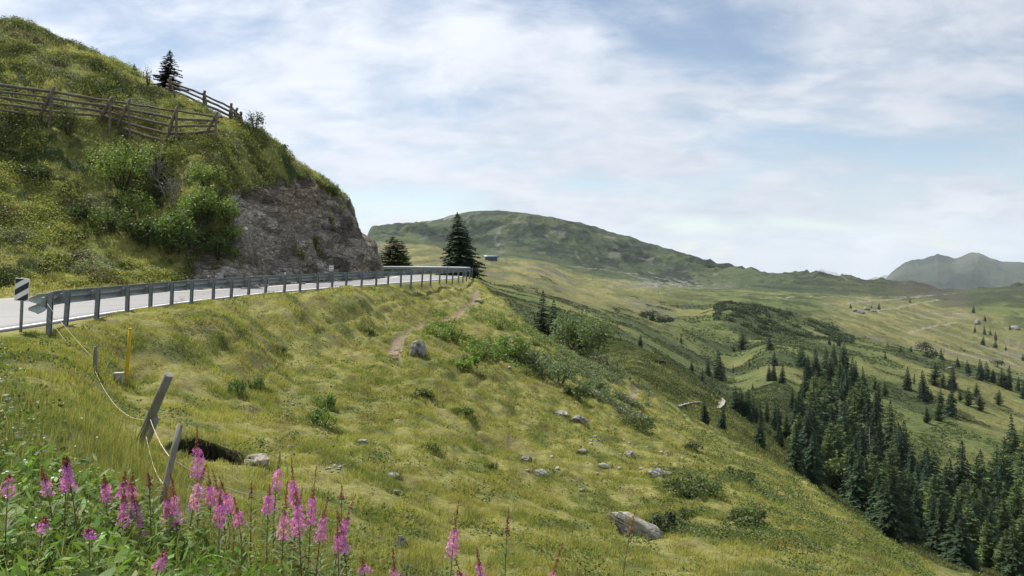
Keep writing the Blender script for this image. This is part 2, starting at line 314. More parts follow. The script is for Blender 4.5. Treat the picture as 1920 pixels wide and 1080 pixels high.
M['stone'] = attr_mat('field stone', noises=((5, .6, 1.3), (22, .75, 1.25)), bump=(9, .8, .05))
M['leaf'] = leaf_mat('leaves', .35)
M['grass'] = leaf_mat('grass blades', .4, .55)
M['needle'] = leaf_mat('needles', .12, .75, gloss=.15, vary=True)
M['bark'] = plain_mat('bark', (.075, .055, .04), .95, .1, var=((8, .6, 1.4),), stretch=(1, 1, .2))
M['deadwood'] = plain_mat('bleached dead wood', (.25, .23, .21), .9, .1)
M['log'] = plain_mat('weathered log', (.15, .125, .10), .9, .15, var=((6, .5, 1.5),), bump=(.5, .02))
M['timber'] = plain_mat('grey weathered timber', (.19, .18, .15), .9, .15, var=((14, .55, 1.4),), stretch=(1, 1, .12), bump=(.6, .01))
M['board'] = plain_mat('pale deck boards', (.24, .228, .205), .85, .15, var=((1.5, .7, 1.25),))
M['steel'] = plain_mat('galvanised steel', (.23, .255, .27), .6, .35, .35, var=((7, .75, 1.2),))
M['steel_dull'] = plain_mat('dull galvanised post', (.19, .22, .245), .65, .3, .35, var=((9, .6, 1.3),))
M['white'] = plain_mat('white paint', (.72, .72, .70), .5, .3, var=((6, .85, 1.08),))
M['black'] = plain_mat('black paint', (.015, .016, .018), .45, .35)
M['yellow'] = plain_mat('yellow paint', (.55, .36, .01), .55, .3, var=((10, .65, 1.2),))
M['concrete'] = plain_mat('concrete', (.34, .33, .27), .9, .1, var=((18, .7, 1.25),), bump=(.4, .01))
M['rope'] = plain_mat('white fence twine', (.48, .44, .34), .8, .1)
M['blue_roof'] = plain_mat('blue roof sheet', (.09, .14, .20), .5, .4)
M['dark_wood'] = plain_mat('dark wood wall', (.09, .07, .06), .9, .1)
M['glass'] = plain_mat('dark window', (.03, .04, .05), .15, .5)

# road surface
m, nt, out = new_mat('road asphalt'); b = principled(nt, out, .55, .45)
c = N(nt, 'ShaderNodeRGB').outputs[0]; c.default_value = (.175, .173, .175, 1)
c, _ = mult_noise(nt, c, .25, .82, 1.12, stretch=(1, .3, 1)); c, _ = mult_noise(nt, c, 3, .9, 1.1); c, _ = mult_noise(nt, c, 60, .8, 1.2, 2)
tc = nt.nodes.new('ShaderNodeTexCoord'); nw = N(nt, 'ShaderNodeTexNoise'); nw.inputs['Scale'].default_value = .5
nt.links.new(tc.outputs['Object'], nw.inputs['Vector'])
vs = nt.nodes.new('ShaderNodeVectorMath'); vs.operation = 'MULTIPLY_ADD'; vs.inputs[1].default_value = (1.6, 1.6, 0); nt.links.new(nw.outputs['Color'], vs.inputs[0]); nt.links.new(tc.outputs['Object'], vs.inputs[2])
vo = nt.nodes.new('ShaderNodeTexVoronoi'); vo.feature = 'DISTANCE_TO_EDGE'; vo.inputs['Scale'].default_value = .22; nt.links.new(vs.outputs[0], vo.inputs['Vector'])
cr = N(nt, 'ShaderNodeMapRange'); cr.inputs['From Min'].default_value = .003; cr.inputs['From Max'].default_value = .010; cr.inputs['To Min'].default_value = .22; cr.inputs['To Max'].default_value = 1; nt.links.new(vo.outputs['Distance'], cr.inputs['Value'])
mx = nt.nodes.new('ShaderNodeVectorMath'); mx.operation = 'SCALE'; nt.links.new(c, mx.inputs[0]); nt.links.new(cr.outputs[0], mx.inputs['Scale']); nt.links.new(mx.outputs[0], b.inputs['Base Color'])
M['road'] = m

# ---------------------------------------------------------------- ground: heights, colours
C_ = lambda *a: np.array(a, float)
def ground(px, d, want_col=True):
    X = (px - CX) / F * d; Y = np.asarray(d, float)
    Z = base_z(px, d)
    near = Y < 105
    sn = np.full(X.shape, -99.0); sf = np.full(X.shape, 99.0)
    k = near & (X < 4)
    if k.any(): sn[k], sf[k] = road_s(X[k], Y[k])
    hillw = np.where(near & (px < 740), sst(.3, 2.2, -sf), 0)
    cl = np.zeros(X.shape)
    kk = near & (px < 740) & (px > 300) & (sf < .2)
    if kk.any(): cl[kk] = cliff_mask(px[kk], X[kk], Y[kk], sf[kk])
    mw = np.where(near, sst(.15, 1.4, -sn), 0) * (hillw <= 0)
    # fine relief
    n1 = fbm(X / 1.3, Y / 1.3, 4, 3); n2 = fbm(X / .5, Y / .8, 3, 13)
    ter = np.abs(2 * noise2((Z + .25 * fbm(X / 2, Y / 2, 3, 31)) / .34, X * .15 + Y * .15, 41) - 1)
    Zm = .28 * (n1 - .5) + .27 * (n2 - .5) + .19 * (ter - .5) * sst(9, 16, Y)
    Zm = Zm * sst(1.5, 5, Y) * lerp(.5, 1.15, sst(6, 30, Y)) * (1 - .8 * sst(60, 100, Y))
    Zh = .85 * (fbm(X / 2.6, Y / 2.6, 3, 51) - .5) + .42 * (fbm(X / .9, Y / .9, 3, 55) - .5) + .2 * (ridged(X / 1.6, Y / 1.6, 3, 57) - .5)
    far = sst(96, 125, Y)
    sc = np.clip(Y / 200, .6, 4)
    Zv = sc * (1.1 * (fbm(X / (16 * 1), Y / 22, 4, 61) - .5) + .55 * (fbm(X / 4, Y / 5, 3, 65) - .5))
    mt = sst(1180, 1450, Y)
    g = ridged(X / 210, Y / 330 + X / 900, 5, 71) - .55
    Zt = mt * (58 * g + 34 * (ridged(X / 60, Y / 85, 4, 75) - .55)) * lerp(1, .16, sst(1450, 1850, Y))
    pit = np.hypot((X - HOLE[0]) / .50, (Y - HOLE[1] + .25) / np.where(Y < HOLE[1] - .25, 1.15, .66))
    pit = np.minimum(pit, np.hypot((X - HOLE[0] - .62) / .26, (Y - HOLE[1] + .45) / .5))
    Zp = -1.1 * (1 - sst(.72, 1.0, pit + .5 * (n2 - .5))) * near
    trd = np.full(X.shape, 9.0); k = mw > .01
    if k.any():
        trd[k] = np.minimum(pdist(TRAIL_W, X[k], Y[k]), pdist(TRAIL2_W, X[k], Y[k]))
    trw = 1 - sst(.10, .34, trd + .4 * (n1 - .5))
    Zs = mw * (Zm * (1 - .6 * trw) - .10 * trw) + hillw * (1 - cl) * Zh + far * (1 - .7 * mt) * Zv + Zt + Zp
    Z = Z + Zs
    # ground under the road
    rw = sst(-.75, -.1, np.minimum(sn, sf)) * (Y < 75)
    Z = lerp(Z, road_z(sn, sf) - .04, rw)
    if not want_col: return X, Y, Z
    # ---- colour of what grows or lies there
    shp = X.shape
    A = fbm(X / 3.2, Y / 3.2, 4, 101); B = fbm(X / .8, Y / .8, 3, 105); Cc = fbm(X / 11, Y / 11, 3, 109)
    col = np.zeros(shp + (3,)) + C_(.192, .186, .058)
    col = mixc(col, (.25, .238, .085), sst(.45, .7, A) * .6)
    col = mixc(col, (.075, .10, .025), sst(.5, .72, B) * .7)
    col = mixc(col, (.12, .095, .05), sst(.60, .74, fbm(X / .7, Y / 1.1, 3, 113)) * .5 * sst(9, 14, Y))
    col = mixc(col, (.19, .145, .105), trw * .9)
    col = mixc(col, (.012, .009, .007), (1 - sst(.98, 1.22, pit + .3 * (n2 - .5))))
    lush = sst(-.2, 1.2, (200 - px) / 300 - (Y - 6) / 14)             # the rank verge by the camera
    col = mixc(col, (.045, .075, .02), lush * .7)
    col = mixc(col, (.05, .038, .026), (pit < 1.1) * sst(.55, .75, fbm(X * 9, Z * 7 + Y * 3, 3, 118)) * .8)
    # hillside heath
    hc = np.zeros(shp + (3,)) + C_(.145, .155, .045)
    hc = mixc(hc, (.22, .215, .065), sst(.45, .65, A) * .85)
    hc = mixc(hc, (.045, .06, .02), sst(.5, .68, B))
    hc = mixc(hc, (.20, .19, .05), sst(3.0, 0.4, -sf) * .65)
    col = mixc(col, hc, hillw)
    # valley
    vc = np.zeros(shp + (3,)) + C_(.078, .097, .032)
    heath = sst(.44, .56, fbm(X / 26, Y / 40, 4, 121) + .10 * (fbm(X / 5, Y / 9, 3, 123) - .5))
    vc = mixc(vc, (.030, .044, .017), heath * .85)
    vc = mixc(vc, (.145, .135, .05), sst(.48, .66, fbm(X / 30, Y / 55, 4, 125)) * .6 * (1 - .6 * heath) * sst(120, 200, Y))
    row = HZ + F * (EYE - Z) / Y
    past = sst(1500, 1600, px + .5 * (row - 600)) * sst(475, 540, Y) * (1 - sst(1010, 1060, Y)) * (1 - sst(1740, 1830, px - (row - 560) * 1.6))
    past = np.maximum(past, sst(260, 420, Y) * (1 - sst(1000, 1100, Y)) * (1 - sst(1150, 1330, px)))
    pc = mixc(np.zeros(shp + (3,)) + C_(.132, .128, .05), (.088, .094, .036), sst(.4, .6, fbm(X / 20, Y / 70, 4, 131)))
    pc = mixc(pc, (.105, .098, .078), sst(.56, .66, fbm(X / 45 + 4, Y / 90, 4, 133)) * .8)
    pc = mixc(pc, (.20, .175, .075), sst(.55, .7, fbm(X / 14, Y / 60, 3, 135)) * .6)
    vc = mixc(vc, pc, past * .9)
    ald = sst(425, 455, Y) * (1 - sst(512, 530, Y)) * sst(1330, 1400, px) * (1 - sst(1560, 1620, px)) * sst(.46, .6, fbm(X / 7, Y / 11, 3, 137)) * .85
    vc = mixc(vc, (.040, .058, .022), ald * .8)
    dk = np.maximum(sst(1060, 1110, Y) * sst(1360, 1480, px), sst(965, 1000, Y) * sst(1740, 1790, px + .8 * (row - 570)))                      # heather covered knolls under the skyline; cloud shade painted into the far-right hill
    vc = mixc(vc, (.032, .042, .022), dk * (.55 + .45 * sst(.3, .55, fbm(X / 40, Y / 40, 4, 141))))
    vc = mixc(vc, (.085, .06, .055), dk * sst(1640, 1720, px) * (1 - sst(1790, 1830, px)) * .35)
    # mountain
    mc = np.zeros(shp + (3,)) + C_(.042, .060, .030)
    mc = mixc(mc, (.064, .082, .037), sst(.48, .62, fbm(X / 90, Y / 120, 4, 151)) * .8)
    mc = mixc(mc, (.022, .032, .02), sst(.52, .62, fbm(X / 45, Y / 60, 4, 155)))
    mc = mixc(mc, (.12, .115, .10), sst(.66, .73, fbm(X / 24, Y / 60, 4, 157)) * .7 * sst(.45, .6, fbm(X / 140, Y / 140, 2, 159)))
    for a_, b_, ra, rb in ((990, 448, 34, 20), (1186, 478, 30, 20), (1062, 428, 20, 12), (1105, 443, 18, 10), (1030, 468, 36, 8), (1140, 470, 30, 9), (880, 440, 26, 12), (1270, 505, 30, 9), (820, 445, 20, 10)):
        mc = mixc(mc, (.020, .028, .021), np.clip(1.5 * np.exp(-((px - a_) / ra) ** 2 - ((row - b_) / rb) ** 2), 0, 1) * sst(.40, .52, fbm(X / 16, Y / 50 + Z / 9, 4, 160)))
    scree = sst(1650, 1750, Y) * sst(700, 740, px) * (1 - sst(860, 940, px)) * sst(.40, .52, fbm(X / 22, Y / 90, 4, 161))
    mc = mixc(mc, (.15, .14, .125), scree)
    gul = np.exp(-((px - 938 - 6 * (fbm(px * 0, row / 14, 3, 163) - .5)) / 7) ** 2) * sst(420, 440, row) * (1 - sst(470, 482, row)) * (Y > 1000)
    mc = mixc(mc, (.17, .165, .15), gul * .7 * sst(.4, .55, fbm(X / 6, Y / 30, 2, 165)))
    blk = np.exp(-(((px - 1250) / 70) ** 2 + ((row - 533) / 9) ** 2)) * sst(.52, .62, fbm(X / 8, Y / 12, 3, 167)) * (Y > 700)
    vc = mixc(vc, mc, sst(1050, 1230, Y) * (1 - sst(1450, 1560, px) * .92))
    vc = mixc(vc, (.17, .165, .15), np.clip(blk * 1.2, 0, 1))
    k = Y > 300
    if k.any():
        t = np.full(shp, 99.0); q = np.full(k.sum(), 1e9)
        for L in TRACKS: q = np.minimum(q, pdist(L, X[k], Y[k]))
        t[k] = q / (Y[k] / 1000)
        vc = mixc(vc, (.19, .175, .14), (1 - sst(.8, 3.0, t)) * .8)
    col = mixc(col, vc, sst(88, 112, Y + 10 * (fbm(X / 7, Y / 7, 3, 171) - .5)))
    bench = sst(1130, 1230, px + 1.6 * (Y - 60)) * sst(44, 60, Y + 6 * (fbm(X / 5, Y / 5, 3, 172) - .5)) * (1 - sst(130, 165, Y))
    bc = mixc(np.zeros(shp + (3,)) + C_(.068, .082, .027), (.12, .125, .04), sst(.46, .64, fbm(X / 5, Y / 8, 4, 173))); bc = mixc(bc, (.035, .046, .018), sst(.52, .66, fbm(X / 2.2, Y / 3, 3, 174)))
    col = mixc(col, bc, bench * .9)
    # rock of the cutting
    st = (X * .45 + Z * .9 + Y * .12)
    rc = np.zeros(shp + (3,)) + C_(.255, .222, .185)
    rc = mixc(rc, (.36, .32, .265), sst(.5, .62, fbm(st / .5, (X - Z) / 1.5, 4, 181)))
    rc = mixc(rc, (.135, .118, .10), sst(.54, .66, fbm(st / .9, (X + Y) / 2.2, 3, 183)))
    rc = mixc(rc, (.25, .185, .13), sst(.56, .7, fbm(X / 1.6, Z / 1.6, 3, 185)) * .7)
    col = mixc(col, rc, sst(.3, .7, cl))
    return X, Y, Z, col, dict(hill=hillw, cliff=cl, meadow=mw, trail=trw, pit=pit, lush=lush, sn=sn, sf=sf, road=rw)

def px_samples(a, b, stp, lo=-60, hi=1980, out=14):
    P = []
    x = a
    while x < b:
        P.append(x); x += stp if lo <= x <= hi else out
    P.append(b); return np.array(P, float)
def grid_faces(nu, nv):
    i = np.arange(nu * nv).reshape(nu, nv)
    return np.stack([i[:-1, :-1], i[1:, :-1], i[1:, 1:], i[:-1, 1:]], -1)
def vnormals(P):
    du = np.gradient(P, axis=0); dv = np.gradient(P, axis=1)
    n = np.cross(du, dv); return n / np.maximum(np.linalg.norm(n, axis=-1, keepdims=True), 1e-9)
def sub_mesh(name, V, faces, col, smooth=True):
    used = np.unique(faces); mp = np.zeros(len(V), np.int64) - 1; mp[used] = np.arange(len(used))
    return np_mesh(name, V[used], [mp[faces]], col[used], smooth)

# near sheet
PN = px_samples(-1000, 2900, 2.6); DN = np.exp(np.arange(math.log(1.2), math.log(100), .0052))
gp, gd = np.meshgrid(PN, DN, indexing='ij')
X, Y, Z, colr, FLD = ground(gp, gd)
P = np.stack([X, Y, Z], -1)
cl = FLD['cliff']
nrm = vnormals(P)
sx = X * .5 + Z * .85
D3 = (1.25 * (ridged(sx / 1.7, (X - Z * .6 + Y) / 3.4, 4, 201) - .55) + .55 * (fbm(X / .8 + Y / 2, Z / .8, 4, 203) - .5) + .5 * (np.abs(2 * noise2(sx / .55, (X + Y) / 2.6, 205) - 1) - .5))
D3 = D3 * sst(.15, .8, cl) * sst(.1, 1.2, -FLD['sf'])
P = P + nrm * (D3 * .8)[..., None]
fc = grid_faces(*X.shape)
fcm = cl[:-1, :-1]; hm = (FLD['sf'][:-1, :-1] < 0) & (gp[:-1, :-1] < 745) & (Y[:-1, :-1] < 101)
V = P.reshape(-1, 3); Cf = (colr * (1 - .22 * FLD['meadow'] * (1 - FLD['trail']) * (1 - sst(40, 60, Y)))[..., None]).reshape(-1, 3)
isr = (fcm > .45)
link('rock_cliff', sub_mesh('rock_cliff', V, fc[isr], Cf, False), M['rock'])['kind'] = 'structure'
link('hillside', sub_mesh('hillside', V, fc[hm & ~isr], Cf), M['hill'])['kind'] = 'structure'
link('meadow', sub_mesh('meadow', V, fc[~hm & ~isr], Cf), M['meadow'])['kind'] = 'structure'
NEAR_P, NEAR_D, NEAR_Z, NEAR_C = PN, DN, P[..., 2], colr
# valley
PV = px_samples(560, 2900, 2.6); DV = np.exp(np.arange(math.log(98.5), math.log(1160), .0042))
gp, gd = np.meshgrid(PV, DV, indexing='ij')
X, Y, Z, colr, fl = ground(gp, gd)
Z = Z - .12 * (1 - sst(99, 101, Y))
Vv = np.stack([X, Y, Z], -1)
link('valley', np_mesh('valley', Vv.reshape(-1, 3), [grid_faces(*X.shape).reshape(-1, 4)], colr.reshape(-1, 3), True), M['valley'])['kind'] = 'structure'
PM = px_samples(560, 2900, 2.6); DM = np.exp(np.arange(math.log(1158), math.log(2500), .0026))
gp, gd = np.meshgrid(PM, DM, indexing='ij')
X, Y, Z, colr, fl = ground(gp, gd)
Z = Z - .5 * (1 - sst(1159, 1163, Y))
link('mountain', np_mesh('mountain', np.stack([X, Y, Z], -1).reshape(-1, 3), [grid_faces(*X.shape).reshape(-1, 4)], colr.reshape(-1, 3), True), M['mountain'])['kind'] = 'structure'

# far ranges
def far_range(name, crest, d, depth, base_row, amp, seed, c0, c1):
    ps = np.arange(crest[0][0], crest[-1][0] + 1, 2.0); ts = np.linspace(0, 1.25, 150)
    row = pchip([c[0] for c in crest], np.array([float(c[1]) for c in crest]), ps) + 4.5 * (fbm(ps / 11, ps * 0, 4, seed) - .5)
    gp, gt = np.meshgrid(ps, ts, indexing='ij')
    cr = EYE - (row[:, None] - HZ) / F * d; bz = EYE - (base_row - HZ) / F * (d - depth)
    Yd = d - depth + depth * gt
    Xx = (gp - CX) / F * Yd
    prof = np.where(gt < 1, gt ** 1.15, 1 - (gt - 1) * 2.5)
    Zz = bz + (cr - bz) * prof
    w = np.sin(np.clip(gt, 0, 1) * math.pi) ** .7 + .12
    rg = ridged(Xx / (amp * 3.2), Yd / (amp * 7), 5, seed)
    Zz = Zz + 1.5 * amp * (rg - .55) * w * np.clip((cr - bz) / 300, 0, 1)
    col = mixc(np.zeros(Xx.shape + (3,)) + C_(*c0), c1, sst(.45, .65, fbm(Xx / (amp * 5), Yd / (amp * 5), 4, seed + 5)))
    col = mixc(col, (.24, .22, .2), sst(.62, .75, rg) * sst(.5, 1, gt) * .2)
    o = link(name, np_mesh(name, np.stack([Xx, Yd, Zz], -1).reshape(-1, 3), [grid_faces(*Xx.shape).reshape(-1, 4)], col.reshape(-1, 3), True), M['mountain'])
    o['kind'] = 'structure'; return o
far_range('mountain_range', [(1560,585),(1640,540),(1655,529),(1672,510),(1690,497),(1705,488),(1722,486),(1740,481),(1757,477),(1775,480),(1792,485),(1808,479),(1825,473),(1840,477),(1858,484),(1880,489),(1905,491),(1935,493),(2000,500),(2100,488),(2250,505),(2500,520)], 5600, 1700, 575, 130, 301, (.036, .048, .03), (.018, .026, .018))
far_range('mountain_range', [(1500,585),(1570,545),(1605,532),(1625,526),(1645,521),(1660,518),(1680,524),(1720,515),(1800,520),(1900,540)], 15000, 3000, 560, 260, 331, (.09, .10, .07), (.06, .07, .05))
# plain land under and behind all of it
gx = np.linspace(-1, 1, 60); ux, uy = np.meshgrid(np.sign(gx) * np.abs(gx) ** 2 * 16000, np.sign(gx) * np.abs(gx) ** 2 * 16000, indexing='ij')
rr = np.hypot(ux, uy)
uz = -1.2 - .09 * np.clip(ux, 0, 2500) - sst(20, 3000, rr) * 160
uz = np.where(uy > 0, uz - sst(0, 60, uy) * 60 - .05 * np.clip(uy, 0, 1500), uz)
link('terrain', np_mesh('terrain', np.stack([ux, uy, uz], -1).reshape(-1, 3), [grid_faces(60, 60).reshape(-1, 4)], np.zeros((3600, 3)) + C_(.07, .085, .03), True), M['valley'])['kind'] = 'structure'

def near_z(X, Y):
    """height of the near sheet as built"""
    px = px_of(X, Y); i = np.clip(np.searchsorted(NEAR_P, px) - 1, 0, len(NEAR_P) - 2); t = np.clip((px - NEAR_P[i]) / (NEAR_P[i + 1] - NEAR_P[i]), 0, 1)
    b = np.clip((np.log(Y) - math.log(NEAR_D[0])) / .0052, 0, len(NEAR_D) - 1.001); j = b.astype(int); v = b - j
    return ((NEAR_Z[i, j] * (1 - t) + NEAR_Z[i + 1, j] * t) * (1 - v) + (NEAR_Z[i, j + 1] * (1 - t) + NEAR_Z[i + 1, j + 1] * t) * v)
def gz(X, Y):
    Xa = np.atleast_1d(np.asarray(X, float)); Ya = np.atleast_1d(np.asarray(Y, float))
    if Ya[0] < 98 and len(Ya) == 1: r = near_z(Xa, Ya)
    else: r = ground(px_of(Xa, Ya), Ya, False)[2]
    return float(r[0]) if np.ndim(X) == 0 else r
def put(px, py, dz=0.0):
    """the place on the ground seen at (px,py)"""
    d = hit(px, py); X = (px - CX) / F * d
    return Vector((X, d, gz(X, d) + dz))
# ---------------------------------------------------------------- small mesh builder
class MB:
    def __init__(s): s.bm = bmesh.new(); s.mi = 0
    def box(s, c, size, rot=None, bev=0.0):
        r = bmesh.ops.create_cube(s.bm, size=1); vs = r['verts']
        mt = Matrix.Translation(c) @ (rot.to_4x4() if rot else Matrix()) @ Matrix.Diagonal((*size, 1))
        bmesh.ops.transform(s.bm, matrix=mt, verts=vs)
        fs = list({f for v in vs for f in v.link_faces})
        for f in fs: f.material_index = s.mi
        if bev: bmesh.ops.bevel(s.bm, geom=list({e for f in fs for e in f.edges}), offset=bev, segments=1, affect='EDGES')
        return s
    def tube(s, pts, rad, n=8, cap=True, wob=0.0, seed=0):
        rr = random.Random(seed)
        pts = [Vector(q) for q in pts]; rad = rad if isinstance(rad, (list, tuple)) else [rad] * len(pts)
        rings = []; pu = None
        for i, q in enumerate(pts):
            t = (pts[min(i + 1, len(pts) - 1)] - pts[max(i - 1, 0)]).normalized()
            u = t.cross(Vector((0, 0, 1)))
            if u.length < .1: u = t.cross(Vector((0, 1, 0)))
            u.normalize()
            if pu is not None:
                u = (pu - t * pu.dot(t)).normalized()
            pu = u; v = t.cross(u)
            rings.append([s.bm.verts.new(q + (u * math.cos(6.2832 * k / n) + v * math.sin(6.2832 * k / n)) * rad[i] * (1 + wob * rr.uniform(-1, 1))) for k in range(n)])
        for a, b in zip(rings, rings[1:]):
            for k in range(n):
                f = s.bm.faces.new((a[k], a[(k + 1) % n], b[(k + 1) % n], b[k])); f.material_index = s.mi; f.smooth = True
        if cap:
            for q in (list(reversed(rings[0])), rings[-1]):
                f = s.bm.faces.new(q); f.material_index = s.mi
        return s
    def prism(s, poly, axis_pts):
        """poly (list of Vectors) swept along offset vector axis_pts"""
        a = [s.bm.verts.new(q) for q in poly]; b = [s.bm.verts.new(Vector(q) + axis_pts) for q in poly]
        fs = [s.bm.faces.new(list(reversed(a))), s.bm.faces.new(b)]
        for k in range(len(a)): fs.append(s.bm.faces.new((a[k], a[(k + 1) % len(a)], b[(k + 1) % len(b)], b[k])))
        for f in fs: f.material_index = s.mi
        return s
    def sheet(s, rows, smooth=True):
        vs = [[s.bm.verts.new(q) for q in r] for r in rows]
        for a, b in zip(vs, vs[1:]):
            for k in range(len(a) - 1):
                f = s.bm.faces.new((a[k], a[k + 1], b[k + 1], b[k])); f.material_index = s.mi; f.smooth = smooth
        return s
    def build(s, name, mats, parent=None):
        bmesh.ops.recalc_face_normals(s.bm, faces=s.bm.faces)
        me = bpy.data.meshes.new(name); s.bm.to_mesh(me); s.bm.free()
        for q in (mats if isinstance(mats, (list, tuple)) else [mats]): me.materials.append(q)
        return link(name, me, None, parent)

# ---------------------------------------------------------------- road and its lines
NEs, FEs = resample(NEAR_E, 400), None
def opposite(ne):
    """for every point of the near edge, the far edge point at the same share of the length"""
    return resample(FAR_E, len(ne))
fe0 = resample(FAR_E, 400)
def strip(name, off0, off1, nseg, dz, mat, side):
    rows = []
    for a, b in zip(NEs, fe0):
        L = math.hypot(b[0] - a[0], b[1] - a[1]); r = []
        for k in range(nseg + 1):
            o = off0 + (off1 - off0) * k / nseg if side != 'full' else L * k / nseg
            if side == 'far': o = L - o
            t = o / L
            r.append(Vector((a[0] + (b[0] - a[0]) * t, a[1] + (b[1] - a[1]) * t, .03 + .14 * t + dz)))
        if side == 'full': r = [r[0] + Vector((0, 0, -.2))] + r + [r[-1] + Vector((0, 0, -.2))]
        rows.append(r)
    o = MB().sheet(rows).build(name, mat); o['kind'] = 'structure'; return o
# crude matching of the two edges: re-pair by nearest across
def pair():
    global fe0
    out = []; j = 0
    dense = resample(FAR_E, 1600)
    for k, a in enumerate(NEs):
        dd = np.hypot(dense[:, 0] - a[0], dense[:, 1] - a[1]); jj = int(np.argmin(dd)); j = max(j, jj); out.append(dense[j])
    out = np.array(out)
    for _ in range(30): out[1:-1] = .5 * out[1:-1] + .25 * (out[:-2] + out[2:])
    fe0 = out
pair()
strip('road', 0, 1, 10, 0, M['road'], 'full')
M['line'] = plain_mat('road line paint', (.66, .66, .65), .6, .3, var=((3, .7, 1.1), (25, .8, 1.1)))
strip('road_marking', .12, .27, 1, .005, M['line'], 'near')
strip('road_marking', .16, .30, 1, .005, M['line'], 'far')

# ---------------------------------------------------------------- guardrail
gr = empty('guardrail', (RAIL[3][0], RAIL[3][1], 0.0))
tag(gr, 'long galvanised steel guardrail on close-set posts along the valley side of the road', 'guardrail')
G0 = Vector(gr.location)
RP = resample(RAIL, 260)
def rail_frame(i):
    t = RP[min(i + 1, len(RP) - 1)] - RP[max(i - 1, 0)]; t = t / np.hypot(*t)
    return Vector((RP[i][0], RP[i][1], 0)), Vector((t[0], t[1], 0)), Vector((-t[1], t[0], 0))   # place, along, towards the road
PROF = [(0, -.155), (.012, -.135), (.075, -.095), (.08, -.07), (.068, -.045), (.01, -.012), (.005, 0), (.01, .012), (.068, .045), (.08, .07), (.075, .095), (.012, .135), (0, .155)]
TOPZ = .79
rows = []
for i in range(4, len(RP)):
    c, t, l = rail_frame(i)
    rows.append([c - G0 + l * (.10 + a) + Vector((0, 0, .03 + TOPZ - .155 + b)) for a, b in PROF])
bb = MB(); bb.sheet(rows); bo = bb.build('beam', M['steel'], gr)
bo.modifiers.new('thickness', 'SOLIDIFY').thickness = .006
# flared end shoe, spread like a fish tail
rows = []
c, t, l = rail_frame(4)
for k in range(8):
    u = k / 7; sp = 1 + .35 * sst(0, 1, u)
    cc = c - t * (.24 * u) + l * (.16 * u * u) - G0
    rows.append([cc + l * (.10 + a * (1 + 1.1 * u)) + Vector((0, 0, .03 + TOPZ - .155 - .07 * u + b * sp)) for a, b in PROF])
M['steel_pale'] = plain_mat('pale galvanised end shoe', (.36, .40, .39), .6, .4, .2, var=((5, .8, 1.15),))
eo = MB().sheet(rows).build('end_shoe', M['steel_pale'], gr); eo.modifiers.new('thickness', 'SOLIDIFY').thickness = .006
def c_post(hh):
    b = MB()
    ol = [(-.055, -.04), (.055, -.04), (.055, .04), (.03, .04), (.03, .032), (.047, .032), (.047, -.032), (-.047, -.032), (-.047, .032), (-.03, .032), (-.03, .04), (-.055, .04)]
    b.prism([Vector((y, x, -.35)) for x, y in ol], Vector((0, 0, hh + .35)))
    b.box(Vector((.0405, 0, hh - .10)), (.012, .03, .03), bev=.004)
    return b
SEG = np.concatenate([[0], np.cumsum(np.hypot(*np.diff(RP, axis=0).T))])
def rail_at(X=None, Y=None, s=None):
    if s is None:
        s = SEG[int(np.argmin(np.hypot(RP[:, 0] - X, RP[:, 1] - Y)))]
    i = int(np.searchsorted(SEG, s)); i = min(max(i, 1), len(RP) - 2); return rail_frame(i)
plist = [(-9.60, 15.55)] + list(zip(_X, _Y))
s_end = SEG[int(np.argmin(np.hypot(RP[:, 0] - _X[-1], RP[:, 1] - _Y[-1])))]
frames = [rail_at(*q) for q in plist] + [rail_at(s=s_end + 1.6 * k) for k in range(1, 9)]
pm = None; sm_ = None
for k, (c, t, l) in enumerate(frames):
    g = gz(c.x, c.y)
    if pm is None:
        pm = c_post(.80).build('post', M['steel_dull'], gr).data; o = bpy.data.objects[-1] if False else gr.children[-1]
        sb = MB(); sb.box(Vector((-.085, 0, .62)), (.085, .11, .20), bev=.008); sb.box(Vector((-.045, 0, .62)), (.008, .16, .26))
        so_ = sb.build('spacer', M['steel'], gr); sm_ = so_.data
    else:
        o = link('post', pm, None, gr); so_ = link('spacer', sm_, None, gr)
    ang = math.atan2(-l.y, -l.x)
    for q, tilt in ((o, R(random.uniform(1.5, 5))), (so_, 0)):
        q.location = c - G0 - l * .02 + Vector((0, 0, .03)); q.rotation_euler = Matrix.Rotation(ang, 3, 'Z').to_euler() if not tilt else (Matrix.Rotation(ang, 3, 'Z') @ Matrix.Rotation(tilt, 3, 'Y') @ Matrix.Rotation(R(random.uniform(-1.5, 1.5)), 3, 'X')).to_euler()

# ---------------------------------------------------------------- hazard board by the road
d = 15.6; sc_ = d / F
b0 = at(38, 613, d); b0.z = gz(b0.x, b0.y)
ds = empty('hazard_marker', b0); tag(ds, 'black and white diagonally striped marker board on a grey post at the road edge', 'road sign')
ptop = at(44, 520, d) - b0
MB().tube([Vector((0, 0, -.2)), ptop * .5, ptop], .03, 10).build('post', M['steel_dull'], ds)
pb = MB(); Wd, Hd = .31, .47
pb.box(Vector((0, 0, 0)), (Wd, .02, Hd), bev=.004); pb.mi = 1
def clip_band(k0, k1, sl):
    """diagonal band clipped to the board, drawn 3 mm proud of it"""
    w_, h_ = Wd / 2 - .008, Hd / 2 - .008
    poly = [(-w_, -h_), (w_, -h_), (w_, h_), (-w_, h_)]
    def cut(P_, f):
        o = []
        for a, b in zip(P_, P_[1:] + P_[:1]):
            fa, fb = f(*a), f(*b)
            if fa >= 0: o.append(a)
            if fa * fb < 0: t = fa / (fa - fb); o.append((a[0] + (b[0] - a[0]) * t, a[1] + (b[1] - a[1]) * t))
        return o
    poly = cut(poly, lambda x, y: (y - sl * x) - k0)
    return cut(poly, lambda x, y: k1 - (y - sl * x)) if len(poly) > 2 else []
